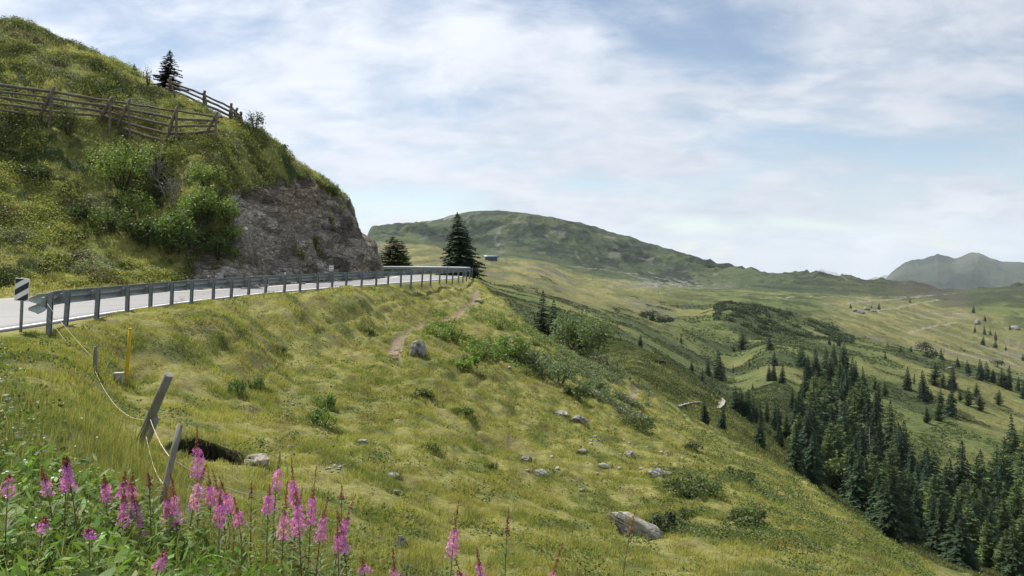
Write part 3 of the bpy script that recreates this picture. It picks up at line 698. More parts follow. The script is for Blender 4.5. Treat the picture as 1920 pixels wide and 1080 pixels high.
for k0, k1 in ((-.28, -.155), (-.04, .085), (.20, .325)):
    P_ = clip_band(k0, k1, .62)
    if len(P_) > 2: pb.prism([Vector((x, -.0135, y)) for x, y in P_], Vector((0, .003, 0)))
pn = pb.build('board', [M['white'], M['black']], ds)
pn.location = at(44, 543, d) - b0 + Vector((0, -.045, 0)); pn.rotation_euler = (0, R(4), R(-4))

# small white kilometre plate on the far side of the rail
c, t, l = rail_at(*plist[14])
kb = empty('kilometre_plate', (c.x - .05, c.y + .2, .03)); tag(kb, 'small square white plate with black marks on a short post behind the guardrail', 'road sign')
MB().tube([Vector((0, 0, -.2)), Vector((0, 0, .92))], .025, 8).build('post', M['steel_dull'], kb)
q = MB(); q.box(Vector((0, -.03, 1.03)), (.22, .02, .26), bev=.004); q.mi = 1
q.box(Vector((-.035, -.042, 1.08)), (.05, .005, .05)); q.box(Vector((.035, -.042, 1.07)), (.025, .005, .03)); q.box(Vector((-.045, -.042, .95)), (.06, .005, .045)); q.box(Vector((.05, -.042, .95)), (.06, .005, .045)); q.box(Vector((.135, -.02, 1.03)), (.05, .03, .26))
q.build('plate', [M['white'], M['black']], kb)

# ---------------------------------------------------------------- pasture fence, stakes, box
def grounded(px, py, d=None):
    d = d or hit(px, py); X = (px - CX) / F * d
    return Vector((X, d, gz(X, d)))
def stake(name, label, base_px, top_px, r, mat, cat='fence post', n=8, flat=None, extra=None):
    b = grounded(*base_px); t = at(top_px[0], top_px[1], b.y + (top_px[2] if len(top_px) > 2 else 0))
    root = empty(name, b); tag(root, label, cat)
    v = t - b; m = MB(); 
    if flat:
        rot = v.to_track_quat('Z', 'Y').to_matrix()
        m.box(v * .5 - v.normalized() * .12, (flat[0], flat[1], v.length + .24), rot, bev=.006)
    else: m.tube([v.normalized() * -.25, v * .33, v * .7, v], [r * 1.08, r * 1.03, r, r * .96], n, wob=.06, seed=hash(label) % 99 if False else len(label))
    m.build('shaft', mat, root)
    return root, b, v
rt, lb, lv = stake('fence_post', 'thick grey wooden post leaning far over beside the dark hole', (258, 838), (317, 702, -.25), .062, M['timber'], n=10)
m = MB(); ax = lv.normalized(); sd_ = Vector((.085, -.03, 0)); rot = (ax + Vector((.02, 0, 0))).to_track_quat('Z', 'Y').to_matrix()
m.tube([sd_ - ax * .2, sd_ + ax * .22, sd_ * .95 + ax * .52], [.058, .055, .048], 8, wob=.08, seed=4); m.build('prop', M['timber'], rt)
rt2, tb, tv = stake('fence_post', 'thin weathered stick standing among the pink flowers, nearest post of the wire fence', (298, 970), (338, 795, .25), .026, M['timber'])
rt3, sb_, sv = stake('fence_post', 'short thin dark post left of the yellow stake', (178, 705), (179, 650), .035, M['timber'])
MB().tube([sv * .98, sv * 1.0 + Vector((.05, 0, .01))], .012, 6).build('insulator', M['black'], rt3)
rt4, yb, yv = stake('marker_stake', 'tall bright yellow stake standing in the grass below the guardrail', (236, 722), (244, 617), .035, M['yellow'], 'stake')
MB().tube([yv * 1.0, yv * 1.012], .037, 8).build('cap', M['yellow'], rt4)
cb = grounded(223, 722); cbx = empty('boundary_block', cb); tag(cbx, 'small squared concrete block at the foot of the yellow stake', 'marker stone')
MB().box(Vector((0, 0, .06)), (.17, .15, .36), Matrix.Rotation(R(12), 3, 'Z'), bev=.012).build('block', M['concrete'], cbx)
MB().box(Vector((0, 0, .245)), (.182, .162, .012), Matrix.Rotation(R(12), 3, 'Z'), bev=.004).build('capstone', M['concrete'], cbx)
POSTS = [lb, tb, sb_, yb, cb]
def sag(a, b, s, n=12):
    return [a.lerp(b, k / n) + Vector((0, 0, -4 * s * (k / n) * (1 - k / n))) for k in range(n + 1)]
tw = MB()
e0 = Vector((frames[0][0].x + .05, frames[0][0].y - .1, .62)); e1 = sb_ + sv * .55; e2 = lb + lv * .42 + Vector((.03, -.07, 0)); e3 = tb + tv * .62 + Vector((0, -.03, 0))
e1b = sb_ + Vector((.02, -.05, .12))
e4 = grounded(478, 985) + Vector((0, 0, .35))
for a, b, s_ in ((e0, e1, .05), (e1b, e2, .28), (e2, e3, .05), (e3, e4, .05), (Vector((e0.x, e0.y, .35)), sb_ + sv * .1, .05), (lb + lv * .2 + Vector((.06, -.06, 0)), tb + tv * .3, .12)):
    tw.tube(sag(a, b, s_), .0036, 5)
tag(tw.build('fence_twine', M['rope']), 'thin white twine strung from the guardrail end to the leaning post and stick', 'fence wire')

# ---------------------------------------------------------------- avalanche fences of logs on the hillside
def log_between(m, a, b, r, seed):
    rr = random.Random(seed); v = b - a; n = 6
    m.tube([a + v * (k / n) + Vector((rr.uniform(-.03, .03), rr.uniform(-.03, .03), rr.uniform(-.03, .03))) for k in range(n + 1)], [r * rr.uniform(.88, 1.12) for _ in range(n + 1)], 8, seed=seed)
HILL_N = Vector((.40, -.45, .80)).normalized(); UPH = Vector((-.66, .75, .55))
def snow_fence(label, group, feet, tops, over, lean, seed, nrail=5, lo=.14, rr_=.07):
    """feet: photo places where the props stand; tops: photo rows of their heads; over: how far the logs run past the end frames"""
    fr = []
    da, dz_ = hit(*feet[0]), hit(*feet[-1])
    for (fx, fy), (tx, ty) in zip(feet, tops):
        w_ = (fx - feet[0][0]) / (feet[-1][0] - feet[0][0])
        b = grounded(fx, fy, lerp(da, dz_, w_)); t = at(tx, ty, b.y + .12); fr.append((b, t))
    root = empty('snow_fence', fr[0][0]); tag(root, label, 'snow fence', group); o = fr[0][0]
    ends = []
    for k, (b, t) in enumerate(fr):
        foot = Vector((t.x + lean[0], t.y + lean[1], 0)); foot.z = gz(foot.x, foot.y) - .1
        m = MB(); log_between(m, b - o + Vector((0, 0, -.3)), t - o + Vector((0, 0, .02)), .07, seed + k); m.build('prop', M['log'], root)
        m = MB(); up = (t - foot).normalized(); log_between(m, foot - o, t - o + up * .25, .085, seed + 20 + k); m.build('frame_timber', M['log'], root)
        ends.append((foot, t))
    for j in range(nrail):
        f = lo + (1.0 - lo) * j / (nrail - 1) - .03
        pts = [a.lerp(t, f) + Vector((-.10, .16, .02)) for a, t in ends]
        d0 = (pts[0] - pts[1]).normalized(); d1 = (pts[-1] - pts[-2]).normalized()
        q = random.Random(seed + j)
        for a, b in zip([pts[0] + d0 * over[0] * q.uniform(.7, 1.2)] + pts[1:-1], pts[1:-1] + [pts[-1] + d1 * over[1] * q.uniform(.7, 1.2)]):
            e = (b - a).normalized() * .12
            m = MB(); log_between(m, a - o - e, b - o + e, rr_ * q.uniform(.85, 1.15), seed + 40 + j); m.build('rail_log', M['log'], root)
    return root
GRP = 'timber snow fences across the hillside'
snow_fence('long lower snow fence of dark logs reaching the left edge of the picture', GRP, [(-70, 232), (92, 248), (205, 245)], [(-70, 148), (97, 170), (207, 188)], (.5, .35), (-.75, .12), 300)
snow_fence('lower snow fence of four log rails whose right end post stands above the rock cutting', GRP, [(243, 258), (330, 252), (404, 264)], [(241, 192), (331, 205), (405, 216)], (.6, .3), (-.75, .12), 400)
snow_fence('upper snow fence of logs on the skyline in front of the small dark spruce', GRP, [(333, 190), (392, 208), (439, 233)], [(319, 152), (383, 176), (433, 200)], (.1, .1), (-.3, .5), 500, 4, .3)
snow_fence('short broken snow fence frame at the right end of the skyline fences', GRP, [(447, 238), (459, 244)], [(443, 208), (451, 216)], (.15, .1), (-.5, .9), 600, 4, .4)
# ---------------------------------------------------------------- ground plants nobody could count
def terrain_pts(n, px0, px1, d0, d1, seed):
    g = np.random.default_rng(seed)
    px = g.uniform(px0, px1, n); d = np.exp(g.uniform(math.log(d0), math.log(d1), n))
    X, Y, Z, col, f = ground(px, d)
    if d1 < 99: Z = near_z(X, Y)
    return g, px, np.stack([X, Y, Z], -1), col, f
def keep(m, *arrs): return [a[m] if isinstance(a, np.ndarray) else {k: v[m] for k, v in a.items()} for a in arrs]
def blades(name, root, h, w, lean, col, g, seg2, mat, label=None):
    """grass blades: root (n,3), height, width, lean (n,2)"""
    n = len(root); a = g.uniform(0, 6.283, n); u = np.stack([np.cos(a), np.sin(a), np.zeros(n)], -1) * (w / 2)[:, None]
    L = np.concatenate([lean, np.zeros((n, 1))], 1) * h[:, None]; up = np.zeros((n, 3)); up[:, 2] = h
    sagz = np.clip(1 - .25 * (lean ** 2).sum(1), .45, 1); up[:, 2] *= sagz
    dn = np.array([0, 0, -.03])
    if seg2:
        mid = root + up * .6 + L * .3
        V = np.stack([root - u + dn, root + u + dn, mid - u * .75, mid + u * .75, root + up + L], 1).reshape(-1, 3)
        b = (np.arange(n) * 5)[:, None]; q = b + np.array([[0, 1, 3, 2]]); t = b + np.array([[2, 3, 4]]); polys = [q, t]; k = 5
        fade = np.array([.8, .8, 1, 1, 1.12])
    else:
        V = np.stack([root - u + dn, root + u + dn, root + up + L], 1).reshape(-1, 3)
        polys = [(np.arange(n) * 3)[:, None] + np.array([[0, 1, 2]])]; k = 3; fade = np.array([.9, .9, 1.1])
    c = np.repeat(col, k, 0)
    return V, polys, c
def merge(parts):
    V = []; P3 = []; P4 = []; Cc = []; o = 0
    for v, polys, c in parts:
        V.append(v); Cc.append(c)
        for q in polys: (P3 if q.shape[1] == 3 else P4).append(q + o)
        o += len(v)
    return np.concatenate(V), [np.concatenate(x) for x in (P4, P3) if x], np.concatenate(Cc)
def stuff(name, label, cat, parts, mat):
    V, polys, c = merge(parts); o = link(name, np_mesh(name, V, polys, c), mat); o['kind'] = 'stuff'; o['label'] = label; o['category'] = cat; return o
def tufts(root, col, nb, h, spread, w, g, lean0=(.22, -.12), seg2=False, straw=.18, lj=.45):
    n = len(root); idx = np.repeat(np.arange(n), nb); m = len(idx)
    hh = h[idx] * g.uniform(.55, 1.15, m); r = root[idx] + np.concatenate([g.normal(0, 1, (m, 2)) * spread[idx][:, None], np.zeros((m, 1))], 1)
    ln = np.array(lean0) + g.normal(0, lj, (m, 2))
    cc = col[idx] * g.uniform(.72, 1.3, (m, 1)) * (1 + g.normal(0, .06, (m, 3)))
    s = g.random(m) < straw; cc[s] = np.array([.32, .29, .14]) * g.uniform(.6, 1.15, (s.sum(), 1))
    return blades('', r, hh, w[idx] * g.uniform(.7, 1.3, m), ln, np.clip(cc, .004, 1), g, seg2, None)
parts = []
# near turf
for (n, d0, d1, s2) in ((76000, 2.3, 13, True), (130000, 13, 36, False), (80000, 36, 72, False)):
    g, px, Pt, col, f = terrain_pts(n, -160, 1800, d0, d1, int(d0 * 10))
    ok = (f['meadow'] > .5) & (f['pit'] > 1.15) & (g.random(n) > f['trail'] * .9) & (px < 1750 - (Pt[:, 1] > 60) * 300)
    cz = .34 if d1 < 40 else .6; cell = fbm(Pt[:, 0] / cz, Pt[:, 1] / (cz * 1.25), 3, 405); ok &= g.random(n) < .08 + .92 * sst(.40, .52, cell)
    px, Pt, col, cell = keep(ok, px, Pt, col, cell); f = {k: v[ok] for k, v in f.items()}; d = Pt[:, 1]
    tus = sst(.56, .72, fbm(Pt[:, 0] / .9, Pt[:, 1] / .9, 3, 401)) ; tal = sst(.52, .7, fbm(Pt[:, 0] / 3.5, Pt[:, 1] / 3.5, 3, 403))
    h = (.022 + .075 * sst(.42, .66, cell) + .02 * tal + .06 * tus * (g.random(len(d)) < .6)) * lerp(1, .9, sst(20, 60, d)); h = h + f['lush'] * g.uniform(.03, .22, len(d))
    w = np.maximum(.0035, d * .00072); spread = .03 + d * .0014
    green = np.array([.115, .165, .04])
    cc = mixc(col * 1.5, green, np.clip(tus * .35 + f['lush'] * .6, 0, .85))
    parts.append(tufts(Pt, cc, 7 if s2 else 6, h, spread, w, g, seg2=s2, straw=.09))
g, px, Pt, col, f = terrain_pts(42000, -1000, -150, 1.6, 26, 92)
ok = (f['meadow'] > .5); px, Pt, col = keep(ok, px, Pt, col); d = Pt[:, 1]
parts.append(tufts(Pt, mixc(col * 1.4, (.115, .165, .04), np.full(len(d), .5)), 6, .06 + .16 * g.random(len(d)), .04 + d * .002, np.maximum(.004, d * .0008), g, straw=.12))
stuff('meadow_grass', 'short tufted yellow-green grass covering the grazed slope below the road', 'grass', parts, M['grass'])
# taller grass and sedge fringes along the rail and on the hillside
parts = []
g, px, Pt, col, f = terrain_pts(50000, -160, 745, 22, 58, 77)
ok = (f['hill'] > .05) & (f['cliff'] < .3)
Pt, col = keep(ok, Pt, col); d = Pt[:, 1]
h = .10 + .14 * g.random(len(d)) * sst(.4, .7, fbm(Pt[:, 0] / 2.2, Pt[:, 1] / 2.2, 3, 411))
parts.append(tufts(Pt, col * 1.35, 4, h, np.full(len(d), .14), np.maximum(.02, d * .0010), g, (.30, -.30), straw=.10))
stuff('hillside_grass', 'long olive grass bending down the steep hillside above the road', 'grass', parts, M['grass'])
def leaf_quads(c, size, col, g, flat=.35, asp=.6, nrm=None):
    """diamond leaves, random facing"""
    n = len(c); a = g.normal(0, 1, (n, 3)); a[:, 2] *= flat; a /= np.linalg.norm(a, axis=1, keepdims=True)
    b = g.normal(0, 1, (n, 3)); b -= a * (a * b).sum(1, keepdims=True); b /= np.linalg.norm(b, axis=1, keepdims=True)
    s = size[:, None]
    V = np.stack([c - a * s * .5, c + b * s * asp * .5 + a * s * .05, c + a * s * .5, c - b * s * asp * .5 + a * s * .05], 1).reshape(-1, 3)
    return V, [(np.arange(n) * 4)[:, None] + np.array([[0, 1, 2, 3]])], np.repeat(col, 4, 0)
def clumps(Pt, col, nl, rad, hgt, size, g, squash=1.0):
    n = len(Pt); idx = np.repeat(np.arange(n), nl); m = len(idx)
    v = g.normal(0, 1, (m, 3)); v /= np.linalg.norm(v, axis=1, keepdims=True); v[:, 2] = np.abs(v[:, 2]); v *= (g.random(m) ** .35)[:, None]
    c = Pt[idx] + v * np.stack([rad[idx], rad[idx], hgt[idx]], -1)
    cc = col[idx] * g.uniform(.65, 1.4, (m, 1)) * (1 + g.normal(0, .07, (m, 3)))
    return leaf_quads(c, size[idx] * g.uniform(.7, 1.3, m), np.clip(cc, .003, 1), g)
parts = []
g, px, Pt, col, f = terrain_pts(64000, -160, 745, 24, 58, 78)
A = fbm(Pt[:, 0] / 1.5, Pt[:, 1] / 1.5, 3, 421)
ok = (f['hill'] > .3) & (f['cliff'] < .2) & (A > .43)
Pt, A = keep(ok, Pt, A); n = len(Pt)
kind = fbm(Pt[:, 0] / 2.5 + 30, Pt[:, 1] / 2.5, 3, 423)
cc = mixc(np.zeros((n, 3)) + np.array([.050, .070, .018]), (.25, .265, .08), sst(.45, .6, kind)); cc = mixc(cc, (.21, .225, .15), (sst(.55, .66, fbm(Pt[:, 0] / 2 + 9, Pt[:, 1] / 2, 3, 425))) * .8)
cc = mixc(cc, (.075, .05, .04), sst(.62, .72, fbm(Pt[:, 0] / 1.7 + 3, Pt[:, 1] / 1.7, 3, 427)) * .6)
hg = .12 + 1.7 * (A - .43) * g.uniform(.5, 1.3, n)
parts.append(clumps(Pt, cc, 12, np.full(n, .24), np.clip(hg, .1, .5), np.full(n, .08), g))
g, px, Pt, col, f = terrain_pts(60000, 300, 735, 28, 58, 91)
ok = (f['cliff'] > .06) & (f['cliff'] < .75) & (f['sf'] < -.8); Pt, = keep(ok, Pt); n = len(Pt)
parts.append(clumps(Pt, np.array([.10, .12, .035]) * g.uniform(.5, 1.5, (n, 1)), 10, np.full(n, .28), g.uniform(.15, .5, n), np.full(n, .09), g))
stuff('hillside_heath', 'low dark heath and bilberry mounds covering the steep hillside', 'ground cover', parts, M['leaf'])
# low shrubs of the valley
parts = []
g, px, Pt, col, f = terrain_pts(110000, 900, 2050, 64, 620, 79)
A = fbm(Pt[:, 0] / 9, Pt[:, 1] / 12, 4, 431)
ok = ((A > .46) & (col[:, 0] < .085)) & ((f['meadow'] < .5) | ((Pt[:, 1] > 56) & (px > 1180)))
Pt, col, A = keep(ok, Pt, col, A); n = len(Pt); d = Pt[:, 1]
parts.append(clumps(Pt, mixc(col, (.045, .062, .018), np.full(n, .5)), 6, .26 + d * .0010, (.10 + d * .0008) * (.6 + 2.2 * (A - .46)), .10 + d * .0014, g))
g, px, Pt, col, f = terrain_pts(20000, 1320, 1640, 420, 525, 80)
ok = (fbm(Pt[:, 0] / 9, Pt[:, 1] / 9, 3, 137) > .56) & (np.abs(px - 1470) < 130)
Pt, = keep(ok, Pt); n = len(Pt)
parts.append(clumps(Pt, np.zeros((n, 3)) + np.array([.035, .055, .02]), 7, np.full(n, 1.7), np.full(n, 2.2) * g.uniform(.4, 1.2, n), np.full(n, 1.0), g))
stuff('valley_scrub', 'dark dwarf shrubs and alder scrub patching the valley slopes', 'scrub', parts, M['leaf'])
# broad leaved weeds and white umbels by the camera
parts = []
def disc_leaves(c, size, col, g, tilt=.5, cup=.15):
    n = len(c); a = np.linspace(0, 6.283, 8, endpoint=False) ; rad = np.array([1.1, .98, .9, .8, .55, .8, .9, .98])
    nz = np.stack([g.normal(0, tilt, n), g.normal(-.15, tilt, n), np.ones(n)], -1); nz /= np.linalg.norm(nz, axis=1, keepdims=True)
    t = np.cross(nz, g.normal(0, 1, (n, 3))); t /= np.linalg.norm(t, axis=1, keepdims=True); b = np.cross(nz, t)
    ring = c[:, None] + (t[:, None] * np.cos(a)[None, :, None] + b[:, None] * np.sin(a)[None, :, None]) * (rad[None, :, None] * size[:, None, None] * .5) + nz[:, None] * (cup * size[:, None, None] * (rad[None, :, None] - .4) * g.uniform(.2, 1.3, (n, 8, 1)))
    V = np.concatenate([c[:, None], ring], 1).reshape(-1, 3); o = (np.arange(n) * 9)[:, None]
    F3 = np.concatenate([o + np.array([[0, 1 + k, 1 + (k + 1) % 8]]) for k in range(8)])
    return V, [F3], np.repeat(col, 9, 0)
def spots(n, poly_px, seed, d0, d1):
    g, px, Pt, col, f = terrain_pts(n, poly_px[0], poly_px[1], d0, d1, seed); return g, px, Pt, col, f
g, px, Pt, col, f = spots(700, (-260, 420), 81, 2.3, 4.0)
lim = .9 * np.clip(1.1 - (px - 60) / 520, .12, 1); ok = (g.random(len(px)) < lim) & (f['meadow'] > .5)
Pt, = keep(ok, Pt); n = len(Pt); Pt[:, 2] += g.uniform(.03, .30, n) * np.clip(1.25 - (px[ok] - 40) / 700, .4, 1)
parts.append(disc_leaves(Pt, np.minimum(g.uniform(.05, .16, n), Pt[:, 1] * .030), np.array([.16, .26, .06]) * g.uniform(.5, 1.4, (n, 1)) * (1 + g.normal(0, .06, (n, 3))), g))
# lance leaves of weeds without flowers
g, px, Pt, col, f = spots(4200, (-260, 820), 82, 2.6, 5.2)
ok = (f['meadow'] > .5) & (g.random(len(px)) < np.clip(1.25 - px / 760, .12, 1)); Pt, = keep(ok, Pt); n = len(Pt)
st = np.repeat(np.arange(n), 9); m = len(st); c = Pt[st] + np.stack([g.normal(0, .035, m), g.normal(0, .035, m), g.uniform(.03, .32, m) * np.repeat(g.uniform(.5, 1.1, n), 9)], -1)
parts.append(leaf_quads(c, g.uniform(.05, .12, m), np.clip(np.array([.15, .235, .06]) * g.uniform(.55, 1.4, (m, 1)) * (1 + g.normal(0, .08, (m, 3))), .005, 1), g, .8, .26))
# verge herbs further along the left edge
g, px, Pt, col, f = spots(2200, (-160, 320), 83, 5, 15.5)
ok = (f['meadow'] > .5) & (f['lush'] > .12 + .5 * g.random(len(px))); Pt, = keep(ok, Pt); n = len(Pt)
cc = np.where((g.random(n) < .22)[:, None], np.array([.17, .20, .14]), np.array([.075, .12, .03]))
parts.append(clumps(Pt, cc, 7, np.full(n, .10), g.uniform(.08, .34, n), np.full(n, .06), g))
# tall grass with pale seed heads near the camera
g, px, Pt, col, f = spots(2600, (-200, 900), 89, 2.6, 9)
ok = (f['meadow'] > .5) & (g.random(len(px)) < np.clip(1.3 - px / 800, .15, 1)); Pt, = keep(ok, Pt); n = len(Pt)
parts.append(tufts(Pt, np.array([.15, .17, .06]) * g.uniform(.7, 1.3, (n, 1)), 6, g.uniform(.18, .48, n), np.full(n, .05), np.full(n, .0045), g, (.12, -.05), True, .4, .25))
stuff('undergrowth', 'rank green broad-leaved weeds crowding the lower left corner and the verge', 'undergrowth', parts, M['leaf'])
# small pale flowers in the verge
parts = []
g, px, Pt, col, f = spots(300, (-160, 360), 84, 3.4, 14)
ok = (f['meadow'] > .5) & (f['lush'] > .1); Pt, = keep(ok, Pt); n = len(Pt); Pt[:, 2] += g.uniform(.22, .45, n)
parts.append(disc_leaves(Pt, (.010 + g.random(n) * .014), np.array([.62, .64, .58]) * g.uniform(.7, 1.1, (n, 1)), g, .35, .05))
stuff('wild_flowers', 'tiny white umbels and daisies dotted through the verge weeds', 'flowers', parts, M['leaf'])
# herb cushions in the turf, tussocks on the lower slope
parts = []
g, px, Pt, col, f = terrain_pts(26000, -60, 1750, 7, 75, 86)
A = fbm(Pt[:, 0] / .9 + 3, Pt[:, 1] / 1.2, 3, 441) + .5 * (fbm(Pt[:, 0] / 6, Pt[:, 1] / 8, 2, 443) - .5)
ok = (f['meadow'] > .6) & (f['pit'] > 1.3) & (f['trail'] < .2) & (A > .57); Pt, A = keep(ok, Pt, A); n = len(Pt); d = Pt[:, 1]
parts.append(clumps(Pt, np.array([.075, .11, .028]) * g.uniform(.6, 1.5, (n, 1)), 7, .06 + .12 * g.random(n) + d * .0012, .05 + .5 * (A - .57), .030 + d * .0011, g))
g, px, Pt, col, f = terrain_pts(16000, 1080, 1720, 13, 62, 90)
A = fbm(Pt[:, 0] / 1.6 + 7, Pt[:, 1] / 2.2, 3, 445)
ok = (f['meadow'] > .6) & (A > .52) & (g.random(len(px)) < sst(1080, 1250, px)); Pt, A = keep(ok, Pt, A); n = len(Pt); d = Pt[:, 1]
parts.append(clumps(Pt, np.array([.085, .115, .036]) * g.uniform(.5, 1.5, (n, 1)), 8, .10 + .14 * g.random(n), .06 + 1.1 * (A - .52), .028 + d * .0012, g))
stuff('meadow_herbs', 'darker green herb cushions and tussocks in the grazed turf', 'ground cover', parts, M['leaf'])
parts = []
g, px, Pt, col, f = terrain_pts(90000, 1080, 2060, 62, 190, 87)
ok = (f['meadow'] > -1); d = Pt[:, 1]
parts.append(tufts(Pt, col * 1.1, 3, .10 + .14 * g.random(len(d)), .12 + d * .0016, np.maximum(.03, d * .0011), g, straw=.06))
stuff('slope_grass', 'coarse grass on the lower slope that falls to the forest', 'grass', parts, M['grass'])
parts = []
g, px, Pt, col, f = terrain_pts(30000, 800, 1220, 34, 60, 88)
row = HZ + F * (EYE - Pt[:, 2]) / Pt[:, 1]; mid_ = np.interp(px, [820, 900, 1000, 1100, 1200], [640, 640, 660, 712, 765]); 
ok = (f['meadow'] > .6) & (f['trail'] < .1) & (g.random(len(px)) < np.exp(-((row - mid_) / 36) ** 2) * .9) & (fbm(Pt[:, 0] / 2, Pt[:, 1] / 2.5, 3, 451) > .53); Pt, px = keep(ok, Pt, px); n = len(Pt)
cc = mixc(np.zeros((n, 3)) + np.array([.14, .185, .045]), (.13, .155, .09), sst(980, 1080, px + 60 * g.normal(0, 1, n)))
parts.append(clumps(Pt, cc, 10, np.full(n, .26), g.uniform(.15, .45, n), np.full(n, .12), g))
stuff('slope_herbs', 'leafy bright green herbs and ferns patching the middle of the slope below the trail', 'ground cover', parts, M['leaf'])
# stones too small to count
parts = []
def pebbles(n, cx, cy, sx, sy, s0, s1, seed):
    g = np.random.default_rng(seed); px = g.normal(cx, sx, n); py = g.normal(cy, sy, n)
    V = []; Fc = []; Cc = []
    for k in range(n):
        q = put(px[k], py[k]); s = g.uniform(s0, s1); v = g.normal(0, 1, (8, 3)); 
        cube = np.array([[x, y, zq] for x in (-1, 1) for y in (-1, 1) for zq in (-.7, .7)]) * s * .5 * g.uniform(.6, 1.2, (8, 3))
        o = len(V) * 8; V.append(cube + np.array(q) + np.array([0, 0, s * .15])); Fc.append(np.array([[0, 1, 3, 2], [4, 6, 7, 5], [0, 4, 5, 1], [2, 3, 7, 6], [0, 2, 6, 4], [1, 5, 7, 3]]) + o); Cc.append(np.tile(np.array([.30, .285, .26]) * g.uniform(.6, 1.25), (8, 1)))
    return np.concatenate(V), [np.concatenate(Fc)], np.concatenate(Cc)
parts += [pebbles(60, 636, 880, 22, 7, .012, .05, 1), pebbles(26, 690, 832, 20, 6, .02, .06, 2), pebbles(30, 960, 650, 18, 40, .06, .2, 3), pebbles(46, 1180, 860, 90, 26, .04, .13, 4), pebbles(26, 740, 672, 8, 10, .03, .10, 5), pebbles(70, 540, 520, 100, 7, .10, .38, 7), pebbles(20, 530, 770, 50, 60, .03, .08, 6)]
stuff('rubble', 'small grey stones scattered through the turf', 'stones', parts, M['stone'])
# ---------------------------------------------------------------- trees
def tapered_trunk(h, r, seed, bend=.03):
    q = random.Random(seed); pts = [Vector((q.uniform(-bend, bend) * h * (k > 0), q.uniform(-bend, bend) * h * (k > 0), -.3 + (h + .3) * k / 5)) for k in range(6)]
    m = MB(); m.tube(pts, [r * (1.15 - .2 * k) for k in range(6)], 7); return m
def conifer_crown(h, R0, nwh, nbr, nseg, seed, c0, droop=.28, low=.06, ragged=.25, airy=0.0, up=0.0, power=.85, twigs=True):
    """whorls of boughs; every bough a spine with sprays of needles to both sides and below"""
    g = np.random.default_rng(seed); V = []; T = []; Cc = []
    cnt = 0
    for k in range(nwh):
        f = (k + g.uniform(-.3, .3)) / nwh; f = min(max(f, 0), .985); zc = h * (low + (1 - low) * f)
        rr = R0 * ((1 - f) ** power) * (1 - .35 * max(0, .16 - f) / .16)
        n = max(4, int(nbr * (1 - .45 * f)))
        a0 = g.uniform(0, 6.28)
        for b in range(n):
            if g.random() < airy: continue
            a = a0 + 6.283 * b / n + g.normal(0, .22); L = rr * g.uniform(1 - ragged * 1.5, 1 + ragged * .7) + .02 * h
            dirv = np.array([math.cos(a), math.sin(a), 0]); side = np.array([-math.sin(a), math.cos(a), 0])
            rise = up * L; tint = np.array(c0) * g.uniform(.6, 1.45) * (1 + g.normal(0, .06, 3))
            prev = np.array([0, 0, zc]); dz0 = g.uniform(.7, 1.3) * droop
            for s in range(1, nseg + 1):
                u = s / nseg
                cur = np.array([0, 0, zc]) + dirv * L * u + np.array([0, 0, rise * u - dz0 * L * u ** 1.5 + .10 * L * max(0, u - .7)])
                wd = L * .40 * (1 - .5 * u) * g.uniform(.7, 1.3) * (.55 + .45 * min(1, u * 3))
                fw = dirv * L * .22; dn = np.array([0, 0, -.18 * wd])
                tips = [cur + side * wd + fw * g.uniform(.2, 1.2) + dn * g.uniform(.3, 2.2), cur - side * wd + fw * g.uniform(.2, 1.2) + dn * g.uniform(.3, 2.2)]
                if twigs:
                    tips.append(cur + np.array([0, 0, -h / nwh * g.uniform(.5, 1.5) * (1 - .5 * f)]) + fw * .2)
                    tips.append((prev + cur) / 2 + np.array([0, 0, -h / nwh * g.uniform(.4, 1.2) * (1 - .5 * f)]) + side * wd * g.normal(0, .5))
                for tq in tips:
                    V += [prev, cur + fw * .25, tq]; T.append((cnt, cnt + 1, cnt + 2)); cnt += 3
                    tt = tint * g.uniform(.8, 1.25); Cc += [tt, tt, tt * 1.15]
                prev = cur
    for s in range(5):                                                # leader
        a = s * 1.26; V += [np.array([0, 0, h * 1.0 + .02 * h]), np.array([math.cos(a) * .012 * h, math.sin(a) * .012 * h, h * .93]), np.array([math.cos(a + 1) * .02 * h, math.sin(a + 1) * .02 * h, h * .95])]; T.append((cnt, cnt + 1, cnt + 2)); cnt += 3; Cc += [np.array(c0)] * 3
    return np_mesh('crown', np.array(V), [np.array(T)], np.clip(np.array(Cc), .002, 1))
SPR = (.022, .042, .020); LAR = (.055, .082, .026); SPL = (.026, .045, .018)
TREE_MESH = {}
def tree_kind(key, h, R0, *a, **k):
    tk = tapered_trunk(h * .97, h * .017 + .03, len(TREE_MESH)); me = bpy.data.meshes.new('trunk'); bmesh.ops.recalc_face_normals(tk.bm, faces=tk.bm.faces); tk.bm.to_mesh(me); tk.bm.free()
    me.materials.append(M['bark']); cr = conifer_crown(h, R0, *a, **k); cr.materials.append(M['needle'])
    TREE_MESH[key] = (me, cr, h)
tree_kind('near0', 10, 3.3, 40, 15, 6, 11, SPR, droop=.30, low=.0, ragged=.30, power=.82)
tree_kind('near1', 10, 2.6, 30, 11, 5, 12, (.024, .04, .02), droop=.2, low=.02, ragged=.45, airy=.12)
tree_kind('n0', 10, 2.3, 36, 13, 5, 41, SPR, droop=.36, low=.02, ragged=.35, power=.85)
tree_kind('n1', 10, 1.9, 36, 12, 5, 42, SPL, droop=.38, low=.03, ragged=.4, power=.85)
tree_kind('m0', 10, 2.3, 34, 13, 5, 43, LAR, droop=.06, low=.05, ragged=.45, airy=.1, up=.2, power=.65)
tree_kind('s0', 10, 2.2, 26, 11, 4, 21, SPR, droop=.34, low=.02)
tree_kind('s1', 10, 1.8, 26, 10, 4, 22, SPR, droop=.40, low=.04, ragged=.4)
